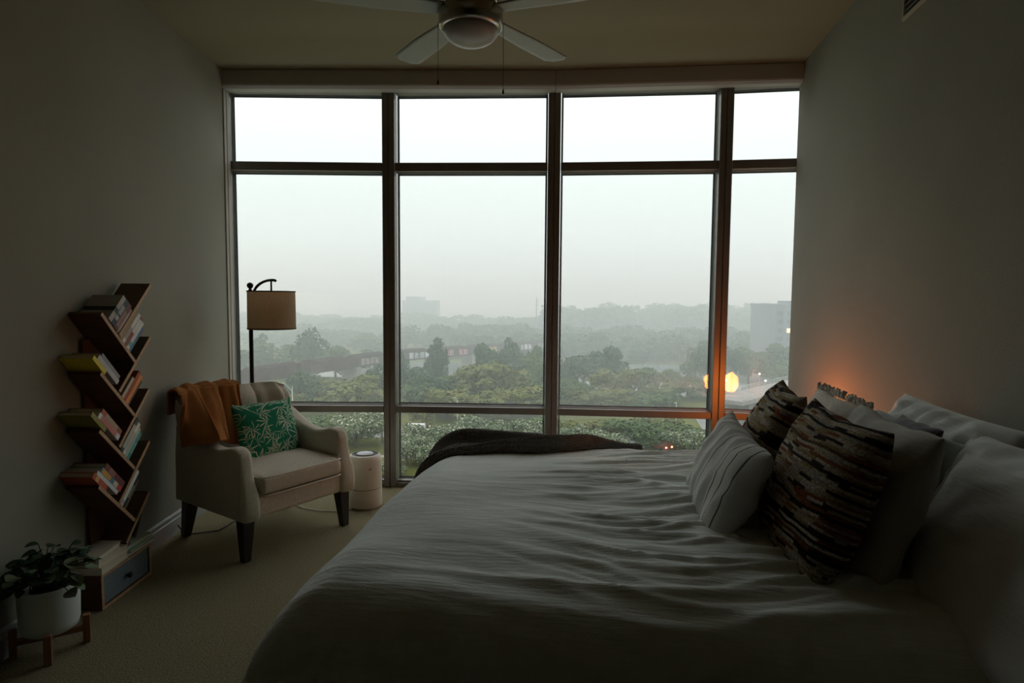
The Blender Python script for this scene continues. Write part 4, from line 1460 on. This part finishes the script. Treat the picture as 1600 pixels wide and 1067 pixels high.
# ------------------------------------------------------------------ air purifier
PU = Vector((-.979, 4.10, 0))
pu = thing('air_purifier', 'white cylindrical air purifier on the carpet between armchair and window', 'air purifier', PU)
MB().lathe([(.090, 0), (.104, .004), (.110, .018), (.110, .128), (.1085, .131)], n=48).build('filter_base', mat('purifier_mesh', (.72, .66, .57), .7, bump=(260, .5)), pu, smooth=True)
MB().lathe([(.1085, .135), (.110, .138), (.110, .315), (.106, .338), (.096, .353), (.088, .357), (.0875, .352)], n=48, cap=False).build('body', M['white_plastic'], pu, smooth=True)
MB().lathe([(.105, .129), (.105, .137)], n=48).build('seam', M['black'], pu)
MB().lathe([(.087, .350), (.087, .3565), (.083, .356), (.060, .3515), (.058, .35)], n=48).build('outlet_grille', M['black'], pu, smooth=True)
tp = MB().lathe([(.056, .346), (.056, .358), (.053, .3605), (.002, .361)], n=40).build('control_panel', mat('pale_control_disc', (.62, .66, .70), .3), pu, smooth=True)
lm = MB()
for k in range(5):
    a0 = R(-66) + .02 + k * .036
    lm.prism([(.1102 * math.cos(a), .1102 * math.sin(a), z) for a, z in ((a0, .272), (a0 + .024, .272), (a0 + .024, .279), (a0, .279))], (.0006, -.0009, 0))
lm.build('printed_mark', mat('red_brown_print', (.16, .05, .035), .6), pu)['kind'] = 'stuff'
cd = MB().tube([(-1.05, 4.02, .006), (-1.14, 3.97, .006), (-1.25, 3.97, .006), (-1.36, 4.02, .006), (-1.52, 4.14, .006), (-1.66, 4.30, .006)], .004, 6).build('power_cord', M['white_plastic'], None, smooth=True)
tag(cd, 'white power cord running from the purifier behind the armchair', 'cord')
cd = MB().tube([(-1.73, 4.25, .006), (-1.80, 4.0, .006), (-1.72, 3.78, .006), (-1.74, 3.62, .006), (-1.90, 3.55, .006), (-1.965, 3.58, .05)], .004, 6).build('lamp_cord', M['black'], None, smooth=True)
tag(cd, 'black cord on the carpet beneath the rear of the armchair', 'cord')

# ------------------------------------------------------------------ tree bookcase on the left wall (x = out of the wall, y = along it)
M['walnut'] = wood_mat('walnut_board', (0.085, 0.038, 0.020), (0.15, 0.068, 0.034), (2, 9, 9), .55)
M['walnut_edge'] = wood_mat('pale_board_edge', (0.45, 0.27, 0.14), (0.58, 0.36, 0.20), (2, 9, 9), .6)
M['drawer_blue'] = mat('slate_blue_paint', (0.16, 0.21, 0.245), .5, var=(6, .08))
BY = 2.86
BX = xl(2.66) + .003
DP = -1.815 - BX                      # depth of the boards
bc = thing('bookcase', 'dark walnut tree-shaped bookcase with slanting boards against the left wall', 'bookcase', (BX, BY, 0))
TH = .016
def board(name, y0, z0, y1, z1, up=True):
    """slanting board whose front edge runs (y0,z0)-(y1,z1)"""
    d = Vector((0, y1 - y0, z1 - z0)).normalized()
    n = Vector((0, -d.z, d.y)) * TH
    o = Vector((0, 0, 0))
    pts = [Vector((0, y0 - BY, z0)), Vector((0, y1 - BY, z1)), Vector((0, y1 - BY, z1)) - n, Vector((0, y0 - BY, z0)) - n]
    b = MB().prism(pts, (DP - .003, 0, 0)).build(name, M['walnut'], bc)
    MB().prism([p + Vector((DP - .003, 0, 0)) for p in pts], (.003, 0, 0)).build('edge_band', M['walnut_edge'], b)
    return b
S = [((2.862, 1.222), (3.124, 1.461)), ((2.847, .962), (3.104, 1.196)), ((2.832, .705), (3.080, .937)), ((2.817, .444), (3.069, .676)), ((2.859, .236), (3.055, .423))]
B_ = [((2.751, 1.325), (2.985, 1.086)), ((2.731, 1.062), (2.968, .827)), ((2.708, .809), (2.950, .575)), ((2.690, .564), (2.938, .323))]
for a, b in S:
    board('rising_board', *a, *b)
for a, b in B_:
    board('falling_board', *a, *b)
MB().box((0, -.05, .155), (.014, .06, 1.20)).build('back_post', M['walnut'], bc, bevel=.002, seg=1)
MB().box((.02, .035, .155), (DP - .02, .06, .27)).build('foot_block', M['walnut'], bc)
# base box with its blue drawer
bb = MB().box((0, -.187, 0), (DP, -.172, .158)).box((0, .175, 0), (DP, .19, .158)).box((0, -.172, .143), (DP, .175, .158)).box((0, -.172, 0), (DP, .175, .015)).box((0, -.172, .015), (.01, .175, .143))
bb.build('base_box', M['walnut'], bc, bevel=.001, seg=1)
eb = MB().box((DP, -.187, 0), (DP + .003, -.172, .158)).box((DP, .175, 0), (DP + .003, .19, .158)).box((DP, -.172, .146), (DP + .003, .175, .158)).box((DP, -.172, 0), (DP + .003, .175, .012))
eb.build('edge_band', M['walnut_edge'], bc)
dr = MB().box((.02, -.170, .017), (DP - .004, .173, .141)).build('drawer', M['drawer_blue'], bc, bevel=.002, seg=1)
kb = MB().lathe([(.005, 0), (.006, .008), (.013, .013), (.014, .020), (.008, .025)], n=16).build('knob', M['black'], dr, smooth=True)
kb.matrix_local = Matrix.Translation((DP - .004, .0, .08)) @ Matrix.Rotation(R(90), 4, 'Y')

# books: cover (two boards and a spine) round a block of pages
BM = {}
def bookmat(c):
    if c not in BM:
        BM[c] = mat('book_cloth_%d' % len(BM), tuple(min(.8, q * 1.6) for q in c), .6, var=(25, .08))
    return BM[c]
PAGES = mat('paper_pages', (.72, .66, .53), .9, var=(80, .12), stretch=(1, 14, 1))
def book(label, org, ang, h, t, d, col, pages=None, group=None, band=None, inset=.004, axis='z', lying=False, rz=0):
    """org: (y,z) of the lower spine corner in the room's y and z; ang: direction of the spine from +y in degrees;
    thickness grows to the left of that direction"""
    bo = bpy.data.objects.new('book', None)
    C.objects.link(bo)
    tag(bo, label, 'book', group)
    a = R(ang)
    u = Vector((0, math.cos(a), math.sin(a)))            # along the spine
    n = Vector((0, -math.sin(a), math.cos(a)))           # through the thickness
    x = Vector((1, 0, 0))
    o = Vector((-1.815 - inset, org[0], org[1]))
    bo.matrix_world = Matrix(((x.x, n.x, u.x, o.x), (x.y, n.y, u.y, o.y), (x.z, n.z, u.z, o.z), (0, 0, 0, 1)))
    k = min(.0025, t * .15)
    # local: x -d..0 (spine at 0), y 0..t, z 0..h
    g = MB().box((-d, 0, 0), (0, k, h)).box((-d, t - k, 0), (0, t, h)).box((-k, k, 0), (0, t - k, h))
    g.build('cover', bookmat(col), bo)
    MB().box((-d + .004, k, .003), (-k, t - k, h - .003)).build('pages', PAGES, bo)
    if band == 'BAND':
        MB().box((-d - .0006, k, h * .34), (.0008, t + .0008, h * .50)).build('elastic_band', bookmat((.015, .017, .02)), bo)
        band = None
    if band:
        for (z0, z1, c) in band:
            MB().box((-.0002, k * .5, h * z0), (.0006, t - k * .5, h * z1)).build('title_label', bookmat(c), bo)
    return bo
GA = 'books in the tree bookcase'
UP, DN = 42.4, -45.5
def pocket_up(base, k0, items, where, d=None):
    """books standing along the rising boards; items from the lower side to the upper"""
    y, z = base
    off = 0
    a = R(UP)
    n = Vector((-math.sin(a), math.cos(a)))
    for (lab, h, t, col, band, dd) in items:
        book(lab + ' ' + where, (y + n.x * off, z + n.y * off), UP, h, t, dd, col, band=band, group=GA)
        off += t + .0008
def stack_down(base, items, where):
    """books lying parallel to the falling boards, bottoms against the rising one"""
    y, z = base
    a = R(DN)
    n = Vector((-math.sin(a), math.cos(a)))
    off = 0
    for (lab, h, t, col, band, dd, shift) in items:
        u = Vector((math.cos(a), math.sin(a)))
        p = Vector((y, z)) - u * (h + shift) + n * off
        book(lab + ' ' + where, (p.x, p.y), DN, h, t, dd, col, band=band, group=GA)
        off += t + .0008
def along(p, q, f): return (p[0] + (q[0] - p[0]) * f, p[1] + (q[1] - p[1]) * f)
E1, E2 = R(UP), R(DN)
def lift(p, du, dn, a):
    return (p[0] + math.cos(a) * du - math.sin(a) * dn, p[1] + math.sin(a) * du + math.cos(a) * dn)
W1 = 'in the top left pocket'
pocket_up(lift(S[0][0], .004, .001, E1), 0, [
    ('pinkish paperback', .150, .018, (.22, .14, .12), [(.1, .8, (.34, .26, .22))], .125),
    ('maroon book', .160, .026, (.085, .030, .028), [(.1, .7, (.20, .12, .10))], .13),
    ('navy book with pale lettering', .158, .026, (.020, .028, .045), [(.2, .35, (.30, .32, .33)), (.42, .75, (.22, .25, .27))], .13),
    ('thick grey book with a black band', .155, .026, (.26, .245, .22), 'BAND', .145)], W1)
W2 = 'in the top right pocket'
q2 = lift(B_[0][0], 0, 0, E1)
def right_pocket(k, items, where, frac):
    p = along(B_[k][0], B_[k][1], frac)
    pocket_up(lift(p, .003, .001, E1), 0, items, where)
right_pocket(0, [
    ('blue-edged book', .155, .016, (.06, .12, .20), None, .12),
    ('white book', .175, .022, (.50, .50, .47), [(.1, .25, (.12, .30, .28))], .12),
    ('maroon and white book', .185, .022, (.20, .06, .055), [(.45, .92, (.55, .53, .50))], .12),
    ('white lettered book', .185, .022, (.52, .50, .46), [(.12, .5, (.30, .24, .20))], .125),
    ('tan book', .18, .020, (.24, .17, .09), None, .13)], W2, .83)
right_pocket(1, [
    ('black thin book', .15, .010, (.02, .02, .022), None, .11),
    ('bright orange book', .17, .024, (.62, .17, .028), None, .135),
    ('dark red book', .175, .020, (.24, .045, .02), None, .13),
    ('beige book', .12, .018, (.36, .30, .21), None, .12)], 'in the second right pocket', .80)
right_pocket(2, [
    ('teal book', .15, .022, (.05, .20, .19), [(.2, .6, (.10, .30, .28))], .12),
    ('pale green book', .16, .018, (.28, .36, .29), None, .12),
    ('cream book', .175, .022, (.50, .47, .40), [(.1, .7, (.36, .33, .28))], .125),
    ('dark green book', .185, .024, (.05, .065, .055), [(.1, .8, (.30, .32, .28))], .13)], 'in the third right pocket', .82)
right_pocket(3, [
    ('olive thin book', .15, .012, (.10, .10, .05), None, .11),
    ('black book', .165, .016, (.03, .03, .032), [(.3, .7, (.20, .20, .16))], .12),
    ('white glossy book', .185, .026, (.52, .54, .54), [(.04, .14, (.30, .27, .33))], .13)], 'in the lowest right pocket', .72)
def left_stack(k, items, where):
    p = along(S[k + 1][0], S[k + 1][1], -.02)
    stack_down(lift((p[0], p[1]), -.012, .002, E2), items, where)
left_stack(0, [
    ('yellow book', .110, .020, (.50, .40, .015), None, .155, .112),
    ('pale grey book', .185, .024, (.36, .35, .35), None, .15, .012),
    ('slate book', .165, .018, (.20, .20, .20), None, .14, .020)], 'at the second left board')
left_stack(1, [
    ('olive green book', .125, .022, (.19, .17, .035), None, .16, .112),
    ('white book with red lettering', .190, .026, (.50, .50, .50), [(.12, .85, (.42, .14, .12))], .15, .006),
    ('tan book with red ends', .180, .024, (.30, .22, .14), [(0, .2, (.30, .08, .05)), (.8, 1, (.26, .09, .06))], .15, .010)], 'at the third left board')
left_stack(2, [
    ('orange-red book', .120, .026, (.36, .07, .03), [(.2, .4, (.50, .28, .10))], .15, .105),
    ('white thin book', .190, .018, (.52, .54, .52), None, .155, .020),
    ('blue book with an orange picture', .185, .026, (.08, .17, .22), [(.05, .45, (.48, .24, .06)), (.62, .8, (.50, .42, .34)), (.82, 1, (.42, .05, .03))], .15, .008),
    ('dark maroon book', .175, .028, (.13, .035, .03), [(.2, .5, (.24, .10, .08))], .15, .004)], 'at the fourth left board')
# books lying on the base box
def flat_book(label, c, rz, h, d, t, z, col, name='book'):
    bo = thing('book', label, 'book', (c[0], c[1], z), rz, 'books on the bookcase base')
    k = .0025
    MB().box((-d / 2, -h / 2, 0), (d / 2, h / 2, k)).box((-d / 2, -h / 2, t - k), (d / 2, h / 2, t)).box((-d / 2, -h / 2, k), (-d / 2 + k, h / 2, t - k)).build('cover', bookmat(col), bo)
    MB().box((-d / 2 + k, -h / 2 + .003, k), (d / 2 - .003, h / 2 - .003, t - k)).build('pages', PAGES, bo)
    return bo
zb = .1582
flat_book('thick cream book lying lowest on the bookcase base', (-1.885, 2.775, 0), R(2), .20, .14, .034, zb, (.45, .40, .30))
flat_book('cream book lying in the middle of the left pile on the base', (-1.888, 2.785, 0), R(-4), .19, .13, .028, zb + .0345, (.50, .45, .35))
flat_book('pale book lying on top of the left pile on the base', (-1.895, 2.775, 0), R(6), .21, .125, .022, zb + .063, (.38, .35, .27))
flat_book('white magazine lying lowest on the right of the base', (-1.888, 2.985, 0), R(-3), .21, .14, .012, zb, (.55, .56, .52))
flat_book('green magazine on the right of the bookcase base', (-1.89, 2.99, 0), R(3), .20, .14, .014, zb + .0125, (.12, .30, .22))
flat_book('pale green magazine topmost on the right of the base', (-1.892, 2.985, 0), R(-2), .20, .13, .016, zb + .027, (.34, .42, .34))
bk_ = book('black notebook standing on the right pile against the wall', (3.02, zb + .044), 62, .13, .018, .09, (.018, .02, .02), inset=.05)

# ------------------------------------------------------------------ potted plant in front of the bookcase
M['pot'] = mat('white_ceramic', (0.68, 0.74, 0.71), .35, var=(4, .05))
M['soil'] = mat('potting_soil', (.03, .022, .016), 1.0, bump=(60, 1))
M['stand'] = wood_mat('plant_stand_wood', (0.24, 0.11, 0.05), (0.36, 0.18, 0.09), (6, 6, 1))
PT = Vector((-1.812, 2.365, 0))
st = thing('plant_stand', 'low wooden plant stand with four legs under the white pot', 'plant stand', PT, R(32))
for k in range(4):
    a = k * math.pi / 2
    d = Vector((math.cos(a), math.sin(a), 0))
    n = Vector((-d.y, d.x, 0))
    pts = [d * .104 + n * .013, d * .130 + n * .013, d * .130 - n * .013, d * .104 - n * .013]
    MB().prism(pts, (0, 0, .115)).build('leg', M['stand'], st, bevel=.002, seg=1)
for k in range(2):
    a = k * math.pi / 2
    d = Vector((math.cos(a), math.sin(a), 0))
    n = Vector((-d.y, d.x, 0)) * .012
    z = .062 if k else .052
    MB().prism([d * .106 + n, d * .106 - n, -d * .106 - n, -d * .106 + n], (0, 0, .02)).build('cross_bar', M['stand'], st).location.z = z
pl = thing('potted_plant', 'leafy green plant in a white ceramic pot before the bookcase', 'plant', PT + Vector((0, 0, .083)))
MB().lathe([(.045, 0), (.078, .004), (.095, .016), (.100, .04), (.1035, .185), (.1035, .190), (.098, .190), (.096, .17), (.02, .165)], n=48).build('pot', M['pot'], pl, smooth=True)
MB().lathe([(.096, .160), (.06, .168), (.002, .172)], n=24).build('soil', M['soil'], pl)
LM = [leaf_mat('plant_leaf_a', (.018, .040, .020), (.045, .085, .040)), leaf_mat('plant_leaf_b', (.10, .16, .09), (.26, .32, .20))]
def plant_leaf(w, l):
    vs, fs = [], []
    for i in range(7):
        t = i / 6
        ww = w * math.sin(math.pi * min(1, t * .92 + .08)) ** .7
        cz = -.18 * l * t * t
        for s in (-1, 0, 1):
            vs.append((s * ww, t * l, cz + abs(s) * ww * .22 + .012 * l * math.sin(t * 9) * s))
    for i in range(6):
        for j in range(2):
            a = i * 3 + j
            fs.append((a, a + 1, a + 4, a + 3))
    me = bpy.data.meshes.new('leaf')
    me.from_pydata(vs, [], fs)
    return me
LV = []
for mi in (0, 1):
    for w, l in ((.020, .042), (.025, .052), (.016, .034)):
        me = plant_leaf(w, l)
        me.materials.append(LM[mi])
        me.polygons.foreach_set('use_smooth', [True] * len(me.polygons))
        LV.append(me)
rnd = random.Random(21)
sm = MB()
for k in range(130):
    az = rnd.uniform(0, 6.283)
    rr = rnd.uniform(.02, .135) if k < 96 else rnd.uniform(.10, .15)
    top = .205 + .14 * (1 - (rr / .16) ** 2) * rnd.uniform(.3, 1) + rnd.uniform(-.02, .02)
    e = Vector((rr * math.cos(az), rr * math.sin(az), top))
    if (PT + e).x < xl(PT.y) + .065:
        e.x = xl(PT.y) + .065 - PT.x + rnd.uniform(0, .02)
    b0 = Vector((rnd.uniform(-.05, .05), rnd.uniform(-.05, .05), .168))
    sm.tube([b0, (b0 + e) / 2 + Vector((0, 0, .035)), e], .0018, 4)
    lit = e.x > .06 and rnd.random() < .55 or rnd.random() < .08  # variegated light-green leaves, mostly on the room side
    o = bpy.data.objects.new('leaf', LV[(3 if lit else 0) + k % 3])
    C.objects.link(o)
    o.parent = pl
    o.location = e
    o.rotation_euler = (rnd.uniform(-.5, .5), rnd.uniform(-.5, .5), az - math.pi / 2 + rnd.uniform(-.7, .7))
sm.build('stems', LM[0], pl)['kind'] = 'stuff'

# ------------------------------------------------------------------ ceiling fan
M['blade'] = mat('fan_blade_paint', (0.31, 0.32, 0.27), .45, var=(5, .06))
FX, FY = -.200, 2.93
fan = thing('ceiling_fan', 'brushed nickel ceiling fan with five pale blades and a frosted bowl light', 'ceiling fan', (FX, FY, .088))
MB().lathe([(.004, CEIL - .143), (.045, CEIL - .138), (.068, CEIL - .108), (.070, CEIL - .089)], n=32).build('canopy', M['chrome'], fan, smooth=True)
MB().tube([(0, 0, CEIL - .138), (0, 0, 2.74)], .013, 10).build('downrod', M['chrome'], fan, smooth=True)
MB().lathe([(.02, 2.755), (.06, 2.75), (.105, 2.735), (.125, 2.71), (.128, 2.665), (.120, 2.645), (.100, 2.632), (.02, 2.63)], n=48).build('motor_housing', M['chrome'], fan, smooth=True)
MB().lathe([(.10, 2.632), (.142, 2.622), (.147, 2.60), (.145, 2.545), (.134, 2.535), (.10, 2.535)], n=48).build('light_ring', M['chrome'], fan, smooth=True)
bowl = [(.128 * math.cos(k / 10 * math.pi / 2), 2.537 - .072 * math.sin(k / 10 * math.pi / 2)) for k in range(11)]
bowl[-1] = (.002, bowl[-1][1])
MB().lathe(bowl, n=48).build('bowl_shade', mat('frosted_glass', (.34, .32, .28), .35), fan, smooth=True)
for k, az in enumerate((52, 124, 196, -20, 268)):
    a = R(az)
    M4 = Matrix.Rotation(a, 4, 'Z')
    def bpt(u, v):
        r = .13 + .59 * u
        w = .052 + .020 * smooth01(0, .6, u)
        tip = smooth01(.93, 1, u)
        w *= math.sqrt(max(0.02, 1 - (tip ** 2) * .75))
        y = (v * 2 - 1) * w
        return M4 @ Vector((r, y, 2.615 + y * .10))
    bl = MB().grid(bpt, 18, 6).build('blade', M['blade'], fan, smooth=True, solid=.006)
    ir = MB()
    pr = [(.10, -.018), (.16, -.030), (.21, -.034), (.21, .034), (.16, .030), (.10, .018)]
    ir.prism([M4 @ Vector((x, y, 2.622 + y * .10)) for x, y in pr], (0, 0, .005)).build('blade_iron', M['chrome'], bl)
for (dx, dy, zb_) in ((-.150, .0, 2.315), (.150, .0, 2.275)):
    c = MB().tube([(dx, dy, 2.57), (dx, dy, zb_)], .0012, 5).build('pull_chain', M['black'], fan)
    MB().lathe([(.001, .022), (.004, .012), (.005, 0), (.001, -.006)], (dx, dy, zb_ - .02), 10).build('pull_knob', M['black'], c)

# ------------------------------------------------------------------ air grille high on the right wall
VY = 2.765
vn = thing('air_grille', 'pale framed air grille high on the right wall', 'air grille', (xr(VY), VY, 2.603), math.atan2(.988, .153) - math.pi / 2)
vm = mat('grille_paint', (.42, .40, .30), .5)
w_, h_ = .60, .30
MB().box((-.012, -w_, 0), (-.001, 0, .018)).box((-.012, -w_, h_ - .018), (-.001, 0, h_)).box((-.012, -w_, .018), (-.001, -w_ + .018, h_ - .018)).box((-.012, -.014, .018), (-.001, 0, h_ - .018)).build('frame', vm, vn, bevel=.002, seg=1)
MB().box((-.003, -w_ + .018, .018), (-.001, -.014, h_ - .018)).build('backing', M['gasket'], vn)
for k in range(10):
    z = .030 + k * .025
    MB().prism([(-.009, -w_ + .018, z), (-.0032, -w_ + .018, z + .012), (-.0032, -w_ + .018, z + .014), (-.009, -w_ + .018, z + .002)], (0, w_ - .033, 0)).build('slat', M['wall'], vn)
